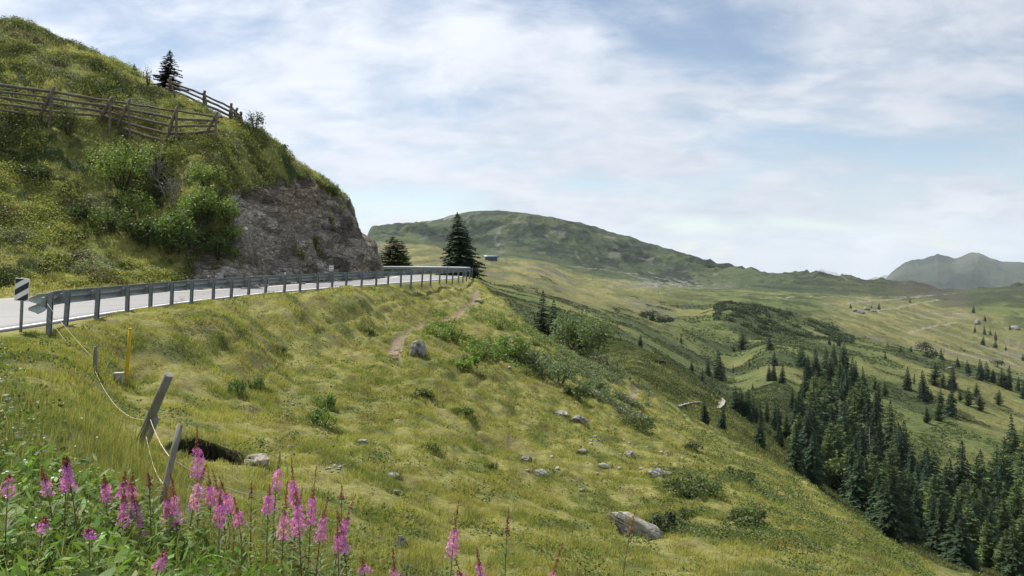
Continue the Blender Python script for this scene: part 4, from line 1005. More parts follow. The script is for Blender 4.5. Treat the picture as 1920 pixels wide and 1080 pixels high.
tree_kind('s2', 10, 2.6, 24, 11, 4, 23, SPR, droop=.30, low=.0, ragged=.35)
tree_kind('s3', 10, 2.0, 26, 11, 4, 24, SPL, droop=.36, low=.03, ragged=.3)
tree_kind('s4', 10, 1.5, 24, 9, 4, 25, SPR, droop=.42, low=.06, ragged=.5, airy=.15)
tree_kind('l0', 10, 2.3, 24, 11, 4, 31, LAR, droop=.05, low=.06, ragged=.45, airy=.12, up=.22, power=.7)
tree_kind('l1', 10, 2.8, 22, 11, 4, 32, (.05, .076, .026), droop=.0, low=.05, ragged=.5, airy=.15, up=.2, power=.6)
tree_kind('full', 10, 3.6, 26, 15, 5, 35, (.055, .085, .03), droop=.05, low=.02, ragged=.4, airy=.05, up=.1, power=.45)
tree_kind('l2', 10, 2.0, 26, 10, 4, 33, (.07, .098, .028), droop=.1, low=.04, ragged=.4, airy=.15, up=.15)
def tree(key, loc, h, label, group=None, wide=1.0, name='spruce_tree', rz=None):
    tk, cr, H0 = TREE_MESH[key]; s = h / H0
    o = empty(name, loc); o.rotation_euler = (R(random.uniform(-3.5, 3.5)), R(random.uniform(-3.5, 3.5)), random.uniform(0, 6.28) if rz is None else rz); o.scale = (s * wide, s * wide, s)
    tag(o, label, 'tree', group); link('trunk', tk, None, o); link('crown', cr, None, o); return o
def tree_px(key, px, by, hp, label, group=None, d=None, wide=1.0, name='spruce_tree', dz=0):
    dd = d or hit(px, by); X = (px - CX) / F * dd; zg = gz(X, dd)
    top = EYE - (by - hp - HZ) / F * dd
    return tree(key, Vector((X, dd, zg - .05 + dz)), max(top - zg, .5), label, group, wide, name)
# by the road and on the near slopes
tree_px('near0', 864, 521, 124, 'tall dark spruce standing alone just past the far end of the guardrail', d=71, wide=1.12)
tree_px('full', 733, 508, 66, 'fuller taller larch on the far side of the road bend beside its twin', d=80, wide=1.05, name='larch_tree')
tree_px('full', 754, 508, 58, 'shorter larch leaning against the taller larch behind the road bend', d=81, wide=.8, name='larch_tree')
tree_px('near1', 312, 178, 86, 'dark ragged spruce on the hill skyline behind the upper snow fence', d=50.5, wide=1.45)
tree_px('near1', 252, 150, 32, 'small bushy dark spruce on the skyline left of the ragged skyline spruce', d=49.8, wide=1.5)
tree_px('near1', 1014, 613, 70, 'dark slim spruce at the edge of the grazed slope beside the grey willow bush', d=58, wide=.8)
tree_px('s2', 1034, 610, 50, 'shorter spruce tucked against the slim spruce by the grey willow bush', d=58.6, wide=.9)
tree_px('s2', 1158, 703, 26, 'tiny dark spruce beside the bare earth patch on the slope edge', d=62)
tree_px('s4', 1138, 692, 24, 'tiny spindly spruce below the willow bush among pink flower stems', d=60)
ONE = [
 ('s2',1200,650,24,'small dark spruce alone on the heath above the white boulder patch'),('s1',1277,641,14,'very small spruce alone on the pale heath near the middle of the valley'),
 ('s1',1163,642,11,'speck of a spruce on the heath just right of the willow bush top'),
 ('s0',1328,706,34,'narrow spruce touching the left side of the big twin spruce on the heath'),('s2',1347,712,57,'largest spruce on the heath, a broad twin-topped dark tree'),
 ('s0',1297,695,20,'small spruce left of the broad twin-topped spruce'),('s4',1375,702,20,'thin small spruce right of the broad twin-topped spruce'),
 ('l1',1391,656,38,'tall bare-stemmed larch with a tufted top on the dry saddle'),('s2',1444,659,33,'neat dark conical spruce standing alone on the round knoll'),
 ('s1',1376,659,14,'tiny spruce at the foot of the bare-stemmed larch'),('s4',1405,688,17,'tiny thin spruce in the dry gully below the knoll'),('s0',1421,694,10,'speck of a spruce in the dry gully right of the thin one'),
 ('s0',1223,601,22,'dark little spruce at the top of the hedge-like shrub line'),
 ('s2',1452,684,26,'small spruce topping the gully cluster below the knoll'),('s0',1443,713,30,'left spruce of the gully cluster below the knoll'),('s1',1451,714,38,'middle spruce of the gully cluster below the knoll'),('s1',1466,720,40,'slim right spruce of the gully cluster below the knoll'),
 ('s1',1498,687,34,'left stem of the spruce clump on the face of the round knoll'),('s2',1506,686,36,'broad spruce of the clump on the face of the round knoll'),
 ('s0',1573,648,18,'small spruce on the right shoulder of the round knoll'),('s2',1555,645,13,'low dark spruce bush on the right shoulder of the round knoll'),
 ('s4',1660,674,21,'single slim spruce near the ridge above the wooded slope'),
 ('s2',1689,660,13,'low spruce on the ridge left of the two other ridge specks'),('s2',1708,661,13,'low broad spruce on the ridge next to the round ridge bush'),
 ('s2',1765,674,22,'dark spruce on the ridge right of the round ridge bush'),('s0',1796,690,22,'spruce on the ridge beside the pale boardwalk end'),
 ('s0',1322,798,52,'dark full spruce at the end of the curved boardwalk, left one of a pair'),('s0',1353,808,48,'dark full spruce right of the curved boardwalk, right one of a pair'),('s0',1425,841,62,'lone dark spruce in the sunlit gully below the boardwalk pair'),
 ('s4',1316,716,27,'thin dark spruce beside the small pale hut roof on the heath'),('s1',1349,744,16,'tiny spruce just above the curved boardwalk end'),('s1',1411,731,14,'tiny lone spruce on the heath above the dark left tree group'),
 ('s0',1825,588,16,'round dark spruce on the shaded far-right hill'),('s1',1706,569,11,'speck of a spruce on the far heather slope'),('s2',1595,580,12,'left speck of a spruce above the far rock pile'),('s0',1648,581,14,'larger speck of a spruce right of the far rock pile'),('s1',1634,580,9,'smallest speck of a spruce right of the far rock pile'),
 ('s0',1894,619,11,'small spruce beside pale rocks on the far-right hillside'),('s0',1847,604,14,'small spruce above the pale rock on the far-right hillside'),
 ('s1',1828,623,14,'left spruce under the pale rock on the far-right hillside'),('s1',1846,627,16,'second spruce under the pale rock on the far-right hillside'),('s1',1857,629,14,'third spruce under the pale rock on the far-right hillside'),('s1',1867,637,17,'lowest right spruce under the pale rock on the far-right hillside'),
 ('s2',1843,648,19,'broad dark spruce low on the far-right hillside, left of two'),('s2',1866,654,19,'broad dark spruce low on the far-right hillside, right of two'),('s1',1886,658,12,'small spruce furthest down the far-right hillside'),('s0',1918,676,14,'little spruce at the right picture edge beside the pale pasture'),
]
for k, px, by, hp, lb in ONE:
    tree_px(k, px, by, hp, lb, name='larch_tree' if k[0] == 'l' else 'spruce_tree')
def cluster(lst, label, group):
    for k, px, by, hp in lst: tree_px(k, px, by, hp, label, group, name='larch_tree' if k[0] == 'l' else 'spruce_tree')
cluster([('s2',1380,772,50),('s0',1390,778,52),('s2',1400,785,56),('s1',1412,790,50),('l0',1418,794,34),('s1',1424,792,42),('s1',1437,792,40),('s0',1452,806,52),('s2',1460,806,46)], 'dark spruce in the tight clump on the heath slope left of the main forest', 'spruces in the clump left of the forest')
cluster([('s0',1815,702,28),('s0',1838,714,42),('s2',1850,714,37),('s0',1862,718,27),('l1',1878,726,36),('s1',1890,731,46),('s1',1908,734,28),('s0',1920,750,34),('s0',1935,752,40)], 'dark spruce in the loose row on the ridge under the pale pasture', 'spruces along the right ridge')
cluster([('s0',1700,731,44),('s4',1714,722,22),('s0',1733,752,58),('s1',1728,742,40),('l1',1752,724,46),('s2',1785,728,44),('l1',1768,726,28),('s1',1783,776,58),('s2',1779,782,44),('l1',1762,765,36),('l0',1746,752,22),('l1',1830,745,28),('l1',1872,760,30),('l1',1838,770,34),('l0',1800,752,24),('l1',1760,790,40),('l0',1640,730,26),('l0',1660,742,28),('l0',1738,795,34),('l1',1815,760,34)], 'tree scattered on the grassy slope between the forest and the ridge', 'trees scattered on the open slope')
# the forest
def inside(poly, x, y):
    c = False; n = len(poly)
    for i in range(n):
        (x1, y1), (x2, y2) = poly[i], poly[(i + 1) % n]
        if (y1 > y) != (y2 > y) and x < (x2 - x1) * (y - y1) / (y2 - y1) + x1: c = not c
    return c
FOREST = [(1478,865),(1500,800),(1520,745),(1545,700),(1580,690),(1612,735),(1630,800),(1680,850),(1730,905),(1800,935),(1850,905),(1885,850),(1960,820),(2080,900),(2080,1110),(1700,1100),(1650,1010),(1600,950),(1540,905)]
fr = random.Random(5); placed = []
tries = 0
while len(placed) < 225 and tries < 60000:
    tries += 1
    x = fr.uniform(1470, 2060); y = fr.uniform(690, 1105)
    if not inside(FOREST, x, y): continue
    dd = hit(x, y); X = (x - CX) / F * dd
    if dd < (96 if x < 1640 else 72) or any((X - a) ** 2 + (dd - b) ** 2 < (2.3 + 1.0 * fr.random()) ** 2 for a, b in placed): continue
    placed.append((X, dd))
    if fr.random() < .36 + .25 * (x > 1760): k = fr.choice(['l0', 'l1', 'l2'])
    else: k = fr.choice(['s0', 's0', 's1', 's1', 's2', 's3', 's3', 's4'])
    if dd < 135: k = fr.choice(['n0', 'n1', 'n0']) if k[0] == 's' else 'm0'
    h = fr.uniform(7, 13) * (1.0 if k[0] != 'l' and k[0] != 'm' else .82) * lerp(1, .82, sst(150, 260, dd)); h = min(h, fr.uniform(85, 128) / F * dd)
    tree(k, Vector((X, dd, gz(X, dd) - .2)), h, 'pale feathery larch in the dense forest filling the valley at lower right' if k[0] in 'lm' else 'dark spruce in the dense forest filling the lower right valley', 'larches of the dense forest' if k[0] in 'lm' else 'spruces of the dense forest', fr.uniform(.8, 1.3), 'larch_tree' if k[0] in 'lm' else 'spruce_tree')
cluster([('s0',1514,711,46),('s3',1530,707,54),('s0',1548,707,58),('s1',1562,691,48),('l0',1575,730,52),('s3',1586,754,62),('s0',1603,715,40),('s1',1620,727,40),('s0',1510,747,58),('l1',1540,760,56),('s3',1560,775,64),('s0',1574,798,70),('l2',1598,802,72),('s0',1630,790,60),('s3',1484,770,44),('s1',1502,786,56),('l0',1474,822,50),('s0',1462,835,46),('s2',1530,800,62),('l1',1612,765,58),('s1',1645,770,50)], 'conifer in the upper arm of the forest below the round knoll', 'conifers of the upper forest arm')
# front row of the forest as it stands in the photograph
for k, px, by, hp, lb in [('n1',1492,884,92,'tall dark spruce at the left corner of the dense forest beside the open slope'),('n0',1522,905,96,'dark spruce second from the forest corner, behind a bright green shrub'),('n0',1608,955,108,'broad dark spruce rising behind the two bright green young trees'),
     ('n1',1640,960,100,'grey-green spruce beside the bare dead tree at the forest front'),('m0',1672,1000,128,'tall pale green larch standing in front of the dark forest'),('n0',1716,1010,100,'dark spruce just right of the tall pale larch'),('n1',1762,1040,110,'spruce with sunlit left side in the front of the forest'),('m0',1815,1040,118,'broad yellowish larch at the forest front right of the sunlit spruce'),('m0',1885,1045,110,'shaggy pale larch near the lower right corner of the picture')]:
    tree_px(k, px, by, hp, lb, name='larch_tree' if k[0] in 'lm' else 'spruce_tree')
def dead_tree(px, by, hp, label, seed):
    dd = hit(px, by); X = (px - CX) / F * dd; b = Vector((X, dd, gz(X, dd) - .2)); h = hp / F * dd
    o = empty('dead_tree', b); tag(o, label, 'tree', None); q = random.Random(seed)
    m = MB(); m.tube([Vector((0, 0, 0)), Vector((.05, 0, h * .5)), Vector((0, .05, h))], [.16, .10, .02], 6); m.build('trunk', M['deadwood'], o)
    m = MB()
    for k in range(34):
        f = q.uniform(.2, .97); a = q.uniform(0, 6.28); L = (1 - f) * h * .24 + .3; e = Vector((math.cos(a) * L, math.sin(a) * L, -q.uniform(0, .35) * L))
        m.tube([Vector((.02, .02, f * h)), Vector((.02, .02, f * h)) + e * .6 + Vector((0, 0, .03)), Vector((.02, .02, f * h)) + e], [.035, .025, .008], 4)
    m.build('branches', M['deadwood'], o)
dead_tree(1630, 890, 92, 'bare grey dead tree standing among the dark spruces at the forest front', 1)
dead_tree(1512, 872, 84, 'thin grey half-dead tree near the left corner of the forest', 2)
dead_tree(1575, 815, 70, 'grey leafless trunk in the middle of the dense forest', 3)

# ---------------------------------------------------------------- shrubs
BASES = []
def shrub(loc, w, h, label, col, seed, nleaf=900, leaf=.07, group=None, name='shrub', lobes=9, stems=6, bare=0.0, cat='shrub', upright=0.0, flat=.6, asp=.6, depth=None, stem_mat='bark', rag=0.0):
    g = np.random.default_rng(seed); o = empty(name, loc); tag(o, label, cat, group); BASES.append((loc[0], loc[1], w * .5))
    dp = depth or w
    a = g.uniform(0, 6.283, lobes); rad = np.sqrt(g.random(lobes)) * (.32 + rag)
    lc = np.stack([np.cos(a) * rad * w, np.sin(a) * rad * dp, h * (.30 + .45 * g.random(lobes) * (1 - rad))], -1); lr = np.stack([np.full(lobes, w * (.26 - .6 * rag)), np.full(lobes, dp * (.26 - .6 * rag)), np.full(lobes, h * .30)], -1) * g.uniform(.65, 1.2, (lobes, 1))
    pick = g.integers(0, lobes, nleaf); v = g.normal(0, 1, (nleaf, 3)); v /= np.linalg.norm(v, axis=1, keepdims=True); v *= (g.random(nleaf) ** .4)[:, None] * g.uniform(.8, 1.2, (nleaf, 1))
    c = lc[pick] + v * lr[pick]; c[:, 2] = np.maximum(c[:, 2], .02 * h + .05 * g.random(nleaf) * h)
    lobt = g.uniform(.75, 1.3, lobes)
    cc = np.array(col) * (g.uniform(.7, 1.35, nleaf) * lobt[pick])[:, None] * (1 + g.normal(0, .07, (nleaf, 3)))
    kp = g.random(nleaf) > bare; Vq, Pq, Cq = leaf_quads(c[kp], (leaf * g.uniform(.6, 1.4, nleaf))[kp], np.clip(cc[kp], .004, 1), g, flat, asp)
    link('foliage', np_mesh('foliage', Vq, Pq, Cq), M['leaf'], o)
    m = MB()
    for k in range(stems):
        t = Vector(lc[k % lobes]) + Vector((g.normal(0, .06) * w, g.normal(0, .06) * w, h * .22)); s0 = Vector((t.x * .15, t.y * .15, -.15)); md = s0.lerp(t, .5) + Vector((0, 0, h * .06))
        r = .012 + .012 * h
        m.tube([s0, md, t], [r, r * .7, r * .25], 5)
        if bare > 0 or k < 3:
            for _ in range(4): 
                b = md.lerp(t, random.random()); m.tube([b, b + Vector((g.normal(0, .14) * w, g.normal(0, .14) * w, g.uniform(.1, .35) * h))], [r * .4, r * .1], 4)
    m.build('stems', M[stem_mat], o); return o
def shrub_px(px, by, wp, hp, label, col, seed, d=None, **k):
    b = grounded(px, by, d); s = b.y / F
    b.z -= .04
    return shrub(b, wp * s, hp * s * 1.05, label, col, seed, **k)
GB = (.15, .215, .055); GD = (.065, .095, .032); GG = (.14, .18, .10); GY = (.16, .185, .05)
# on the hillside
SH = [
 (332,474,92,86,'big full green alder bush at the hillside foot left of the bare rock',(.11,.165,.05),1,dict(nleaf=3600,leaf=.13,lobes=14)),
 (372,428,72,80,'bright yellow-green bush behind the big alder at the edge of the rock cutting',GB,2,dict(nleaf=2400,leaf=.12,lobes=12)),
 (425,425,52,60,'light green bush clinging to the left edge of the rock cutting',GB,3,dict(nleaf=1200,leaf=.11)),
 (408,478,50,42,'low green bush on scree at the lower left of the rock cutting',(.065,.10,.03),4,dict(nleaf=900,leaf=.11)),
 (228,350,110,96,'pale green airy bush high on the hillside below the lower snow fence',GB,5,dict(nleaf=2800,leaf=.12,bare=.15,lobes=14,rag=.1)),
 (385,345,74,52,'light green low bush at the upper left edge of the bare rock',GB,24,dict(nleaf=1100,leaf=.11,rag=.1)),
 (300,318,96,56,'wide yellow-green bush on the slope right under the snow fence end',GY,25,dict(nleaf=1700,leaf=.11,rag=.12,lobes=14)),
 (205,440,70,60,'mid green bush left of the shadowy dark bush',(.09,.13,.04),26,dict(nleaf=1200,leaf=.11,rag=.1)),
 (440,455,44,40,'fresh green sprig bush on the rock left edge below the light green bush',GB,27,dict(nleaf=600,leaf=.11,rag=.1)),
 (290,342,86,70,'twiggy half-bare bush in the middle of the hillside bush group',(.10,.12,.055),6,dict(nleaf=1100,leaf=.11,bare=.45,stems=12,stem_mat='deadwood')),
 (322,390,80,62,'grey leafless tangle of twigs above the big alder bush',(.085,.08,.06),7,dict(nleaf=500,leaf=.09,bare=.5,stems=11,stem_mat='deadwood')),
 (270,470,66,60,'shadowy dark green bush left of the big alder at the road foot',GD,8,dict(nleaf=1500,leaf=.12)),
 (258,408,74,64,'small fresh green bush above the shadowy dark bush',GB,9,dict(nleaf=900,leaf=.11)),
 (126,252,58,66,'feathery young larch bush growing in front of the lower snow fence',(.06,.085,.03),10,dict(nleaf=1600,leaf=.10,lobes=10,asp=.3)),
 (478,252,44,40,'round leafy bush on the skyline at the end of the snow fences',(.07,.09,.045),11,dict(nleaf=600,leaf=.11,bare=.1)),
 (530,287,22,15,'tiny bush on the skyline right of the round skyline bush',GD,12,dict(nleaf=200,leaf=.10)),
 (277,160,24,40,'thin wispy shrub on the skyline between the two spruces',(.06,.07,.05),13,dict(nleaf=160,leaf=.09,bare=.3,stems=5)),
 (624,366,40,24,'green bush overhanging the right top edge of the rock cutting',(.08,.115,.03),14,dict(nleaf=700,leaf=.10)),
 (592,460,20,24,'small yellow-green bush growing out of the middle of the rock face',GY,15,dict(nleaf=240,leaf=.10)),
 (565,492,34,30,'straggly bush low on the rock face left of the small white plate',GY,16,dict(nleaf=300,leaf=.10,bare=.2)),
 (440,482,26,20,'small tuft bush on the lower left scree of the rock face',GB,17,dict(nleaf=220,leaf=.10)),
 (487,500,20,16,'tiny plant rooted near the base of the rock face',GY,18,dict(nleaf=120,leaf=.09)),
 (722,512,18,20,'pale shrub at the foot of the rock corner beside the road bend',(.12,.13,.06),19,dict(nleaf=220,leaf=.10)),
 (150,420,70,40,'low dark mounded bush on the hillside above the striped board',(.04,.065,.02),20,dict(nleaf=1200,leaf=.10)),
 (60,330,70,36,'spreading dark bush on the hillside near the left edge of the picture',(.04,.06,.022),21,dict(nleaf=1100,leaf=.10)),
 (200,215,60,26,'dark juniper mat just behind the gap between the lower snow fences',(.03,.045,.018),22,dict(nleaf=700,leaf=.09)),
]
for px, by, wp, hp, lb, c, sd0, kw in SH: shrub_px(px, by, wp, hp, lb, c, 500 + sd0, **kw)
# on the grazed slope
BASES.append((HOLE[0], HOLE[1] - .2, .62))
SH = [
 (1086,674,104,94,'big grey-green willow bush on the edge of the grazed slope',(.135,.18,.085),31,dict(nleaf=6000,leaf=.19,lobes=26,d=55)),
 (447,740,30,38,'dark nettle clump left of a second nettle clump in mid meadow',(.09,.15,.04),32,dict(nleaf=420,leaf=.07,flat=1.2,asp=.35)),
 (483,730,32,34,'dark nettle clump right of its twin in mid meadow',(.09,.15,.04),33,dict(nleaf=420,leaf=.07,flat=1.2,asp=.35)),
 (612,768,34,32,'upper clump of bright fern fronds in mid meadow',(.12,.19,.05),34,dict(nleaf=420,leaf=.10,flat=1.4,asp=.28)),
 (600,795,58,40,'wider lower clump of fern fronds in mid meadow',(.12,.19,.05),35,dict(nleaf=560,leaf=.10,flat=1.4,asp=.28)),
 (525,655,24,18,'small dark grass tussock near the middle of the bank',(.05,.085,.02),36,dict(nleaf=200,leaf=.08,flat=1.4,asp=.25)),
 (850,640,44,38,'fern clump at the upper left of the leafy patch beside the trail',GB,37,dict(nleaf=520,leaf=.13,flat=1.2,asp=.35)),
 (900,664,70,46,'broad leafy fern patch right of the trail stone',GB,38,dict(nleaf=1000,leaf=.14,asp=.4)),
 (950,672,78,52,'largest leafy green bush patch in the middle of the slope',(.13,.19,.05),39,dict(nleaf=1300,leaf=.14)),
 (872,690,54,30,'low leafy patch below the fern clump beside the trail',GB,40,dict(nleaf=600,leaf=.12)),
 (1000,690,60,44,'greyish leafy bush right of the largest leafy patch',GG,41,dict(nleaf=900,leaf=.13)),
 (1050,718,66,50,'greyish bush below the big willow bush on the slope edge',GG,42,dict(nleaf=900,leaf=.13)),
 (1082,752,42,44,'dark bush hollowed by shade under the slope-edge bushes',GD,43,dict(nleaf=700,leaf=.12)),
 (1120,735,50,30,'low grey-green bush near the bare earth patch on the slope edge',GG,44,dict(nleaf=600,leaf=.12)),
 (788,752,42,18,'dark flat tussock in the middle of the grazed slope',(.08,.11,.035),45,dict(nleaf=320,leaf=.08)),
 (1196,808,56,46,'dark juniper bush on the right part of the grazed slope',(.085,.115,.04),46,dict(nleaf=1000,leaf=.10)),
 (1302,926,92,48,'largest dark juniper bush at the right of the grazed slope',(.085,.115,.04),47,dict(nleaf=1700,leaf=.08,lobes=12)),
 (1250,1000,62,60,'grey-green bush behind the right end of the large boulder',(.07,.09,.045),48,dict(nleaf=900,leaf=.07)),
 (1300,845,34,26,'small juniper bush above the largest juniper bush',GD,49,dict(nleaf=400,leaf=.09)),
 (1145,700,34,20,'small leafy bush on the slope edge beside the tiny spindly spruce',GG,50,dict(nleaf=300,leaf=.12)),
 (812,853,24,24,'small bright green plant tuft in the lower meadow',(.08,.14,.03),51,dict(nleaf=220,leaf=.06,flat=1.4,asp=.3)),
 (925,880,20,22,'small dark green plant right of the bright tuft',(.055,.09,.025),52,dict(nleaf=160,leaf=.06,flat=1.4,asp=.3)),
 (1405,985,70,40,'low juniper mound near the right foot of the grazed slope',(.09,.12,.042),53,dict(nleaf=900,leaf=.09)),
 (1380,900,60,34,'dark spreading juniper on the far right shoulder of the slope',GD,54,dict(nleaf=800,leaf=.10)),
 (1280,965,40,24,'little juniper between the large boulder bush and the largest juniper',(.09,.12,.042),55,dict(nleaf=380,leaf=.08)),
 (690,620,26,16,'dark tussock on the bank above the lower end of the trail',(.085,.12,.035),56,dict(nleaf=200,leaf=.09)),
 (870,788,34,18,'dark tussock below the leafy patches',(.085,.12,.035),57,dict(nleaf=260,leaf=.08)),
 (620,412,14,9,'tiny plant rooted high on the rock face',GY,58,dict(nleaf=80,leaf=.09)),
]
for px, by, wp, hp, lb, c, sd0, kw in SH: shrub_px(px, by, wp * 1.15, hp * (.8 if c in (GD,) or 'juniper' in lb else 1), lb, c, 500 + sd0, rag=.14, **{**kw, 'nleaf': int(kw.get('nleaf', 500) * 1.5), 'leaf': kw.get('leaf', .1) * .85, 'lobes': kw.get('lobes', 14)})
SH = [
 (1520,918,56,52,'bright green rounded shrub at the left front of the forest',(.075,.115,.034),61,dict(nleaf=1500,leaf=.45,d=112)),
 (1562,948,64,66,'bright green young tree, left one of two at the forest front',(.08,.115,.034),62,dict(nleaf=1500,leaf=.5,d=108)),
 (1592,975,80,84,'bright green young tree, right one of two at the forest front',(.07,.105,.034),63,dict(nleaf=1900,leaf=.5,d=106)),
 (1737,666,42,30,'round dark bush on the ridge above the wooded slope',(.03,.05,.022),64,dict(nleaf=500,leaf=1.0)),
 (1748,674,34,20,'lower dark bush leaning on the round ridge bush',(.03,.05,.022),65,dict(nleaf=360,leaf=1.0)),
 (1245,608,50,14,'hedge-like dark shrub line on the valley meadow',(.03,.05,.02),66,dict(nleaf=500,leaf=1.0,depth=6)),
 (1210,596,36,14,'dark alder bush at the upper end of the hedge-like shrub line',(.03,.05,.02),67,dict(nleaf=300,leaf=1.0)),
 (1870,690,30,16,'dark round bush on the ridge under the pale pasture',(.035,.055,.024),68,dict(nleaf=300,leaf=.9)),
]
for px, by, wp, hp, lb, c, sd0, kw in SH: shrub_px(px, by, wp, hp, lb, c, 500 + sd0, **kw)
# ---------------------------------------------------------------- fireweed
M['pink'] = leaf_mat('fireweed petals', .35, .6)
M['stemred'] = plain_mat('reddish stem', (.16, .075, .05), .7, .2)
def fireweed(px, top, f0, f1, d, label, seed, pink=1.0, dx=0):
    g = np.random.default_rng(seed); X = (px - CX) / F * d; zg = gz(X, d); o = empty('fireweed', (X, d, zg)); tag(o, label, 'flower', 'pink fireweed stems at the front of the slope')
    row = lambda r: EYE - (r - HZ) / F * d - zg
    H = max(row(top), .3); A = row(f0); B = row(f1)
    bx, by_ = g.normal(0, .09), g.normal(0, .07); hue = g.uniform(.75, 1.2)
    ax = lambda z_: np.array([bx * (z_ / H) ** 2 * H, by_ * (z_ / H) ** 2 * H, z_])
    m = MB(); zs = np.linspace(-.05, H, 9); m.tube([Vector(ax(q)) for q in zs], [.0055 - .0040 * k / 8 for k in range(9)], 6); m.build('stem', M['stemred'] if seed % 3 else M['leaf_stem'], o)
    # leaves
    n = int(max(18, B * 115)); zz = np.sort(g.uniform(.04, max(B * 1.0, .1), n)); V = []; P_ = []; Cq = []
    for k, q in enumerate(zz):
        a = k * 2.4 + g.normal(0, .3); L = g.uniform(.08, .15) * (1.05 - .45 * q / H); w_ = L * g.uniform(.13, .19); dr = np.array([math.cos(a), math.sin(a), 0]); sd_ = np.array([-dr[1], dr[0], 0]); r0 = ax(q)
        el = g.uniform(.2, .75); mid = r0 + dr * L * .5 + np.array([0, 0, el * L * .5]); tip = r0 + dr * L * .95 + np.array([0, 0, el * L * .55])
        i = len(V); V += [r0, mid + sd_ * w_ / 2 + np.array([0, 0, .003]), tip, mid - sd_ * w_ / 2 + np.array([0, 0, .003])]; P_.append((i, i + 1, i + 2, i + 3)); t = np.array([.085, .135, .032]) * g.uniform(.6, 1.4); t = t * np.array([1.6, .9, .9]) if g.random() < .08 else t; Cq += [t] * 4
    def pod(q, L, el, t, w_):
        a = g.uniform(0, 6.28); dr = np.array([math.cos(a), math.sin(a), 0]); sd_ = np.array([-dr[1], dr[0], 0]); r0 = ax(q); tip = r0 + dr * L * .8 + np.array([0, 0, el * L]); md = (r0 + tip) / 2 + np.array([0, 0, .2 * L])
        i = len(V); V.extend([r0, md + sd_ * w_, tip, md - sd_ * w_, md + np.array([0, 0, w_]), md - np.array([0, 0, w_])]); P_.extend([(i, i + 1, i + 2, i + 3), (i, i + 4, i + 2, i + 5)]); Cq.extend([t] * 6)
    for k in range(int(60 * max(.04, min(.2, B * .3)))):
        q = B - g.random() * min(.22, B * .35); pod(q, .05, g.uniform(.3, .9), np.array([.20, .09, .07]) * g.uniform(.7, 1.3), .0022)
    link('foliage', np_mesh('foliage', np.array(V), [np.array(P_)], np.array(Cq)), M['leaf'], o)
    # flowers in a spike
    if A - B > .01:
        n = int(22 + (A - B) * 240); V = []; P_ = []; Cq = []
        for k in range(n):
            q = B + (A - B) * (k + g.random()) / n; a = k * 2.4 + g.normal(0, .4); dr = np.array([math.cos(a), math.sin(a), .25]); rad = (.62 + .5 * (1 - (q - B) / max(A - B, .01))) * 9.3 / F * d * g.uniform(.5, 1.4); c = ax(q) + dr * rad
            nn = dr / np.linalg.norm(dr) + g.normal(0, .25, 3); nn /= np.linalg.norm(nn); u = np.cross(nn, g.normal(0, 1, 3)); u /= np.linalg.norm(u); v = np.cross(nn, u); s = g.uniform(2.6, 4.2) / F * d; t = np.array([.68, .25, .66]) * np.array([1, 1 / hue, hue ** .3]) * g.uniform(.65, 1.35) * (1 + g.normal(0, .06, 3)) * np.array([1, 1 / pink ** .5, 1])
            for b in range(4):
                e = u * math.cos(b * 1.571) + v * math.sin(b * 1.571); f_ = u * math.cos(b * 1.571 + .6) + v * math.sin(b * 1.571 + .6); h_ = u * math.cos(b * 1.571 - .6) + v * math.sin(b * 1.571 - .6)
                i = len(V); V += [c, c + f_ * s * .75 + nn * s * .2, c + e * s * 1.2 + nn * s * .35, c + h_ * s * .75 + nn * s * .2]; P_.append((i, i + 1, i + 2, i + 3)); Cq += [np.clip(t, .01, .9)] * 4
        link('flower_spike', np_mesh('flower_spike', np.array(V), [np.array(P_)], np.array(Cq)), M['pink'], o)
    # drooping red buds above, seed pods below
    V = []; P_ = []; Cq = []
    for k in range(int(40 + 150 * (H - A))):
        q = A + (H - A) * g.random() ** 1.25; pod(q, .030 * (1.15 - .85 * (q - A) / max(H - A, .01)), g.uniform(-.9, .1), np.array([.27, .10, .085]) * g.uniform(.7, 1.3), .0032)
    link('bud_tip', np_mesh('bud_tip', np.array(V), [np.array(P_)], np.array(Cq)), M['leaf'], o)
    return o
M['leaf_stem'] = plain_mat('green stem', (.10, .12, .04), .7, .2)
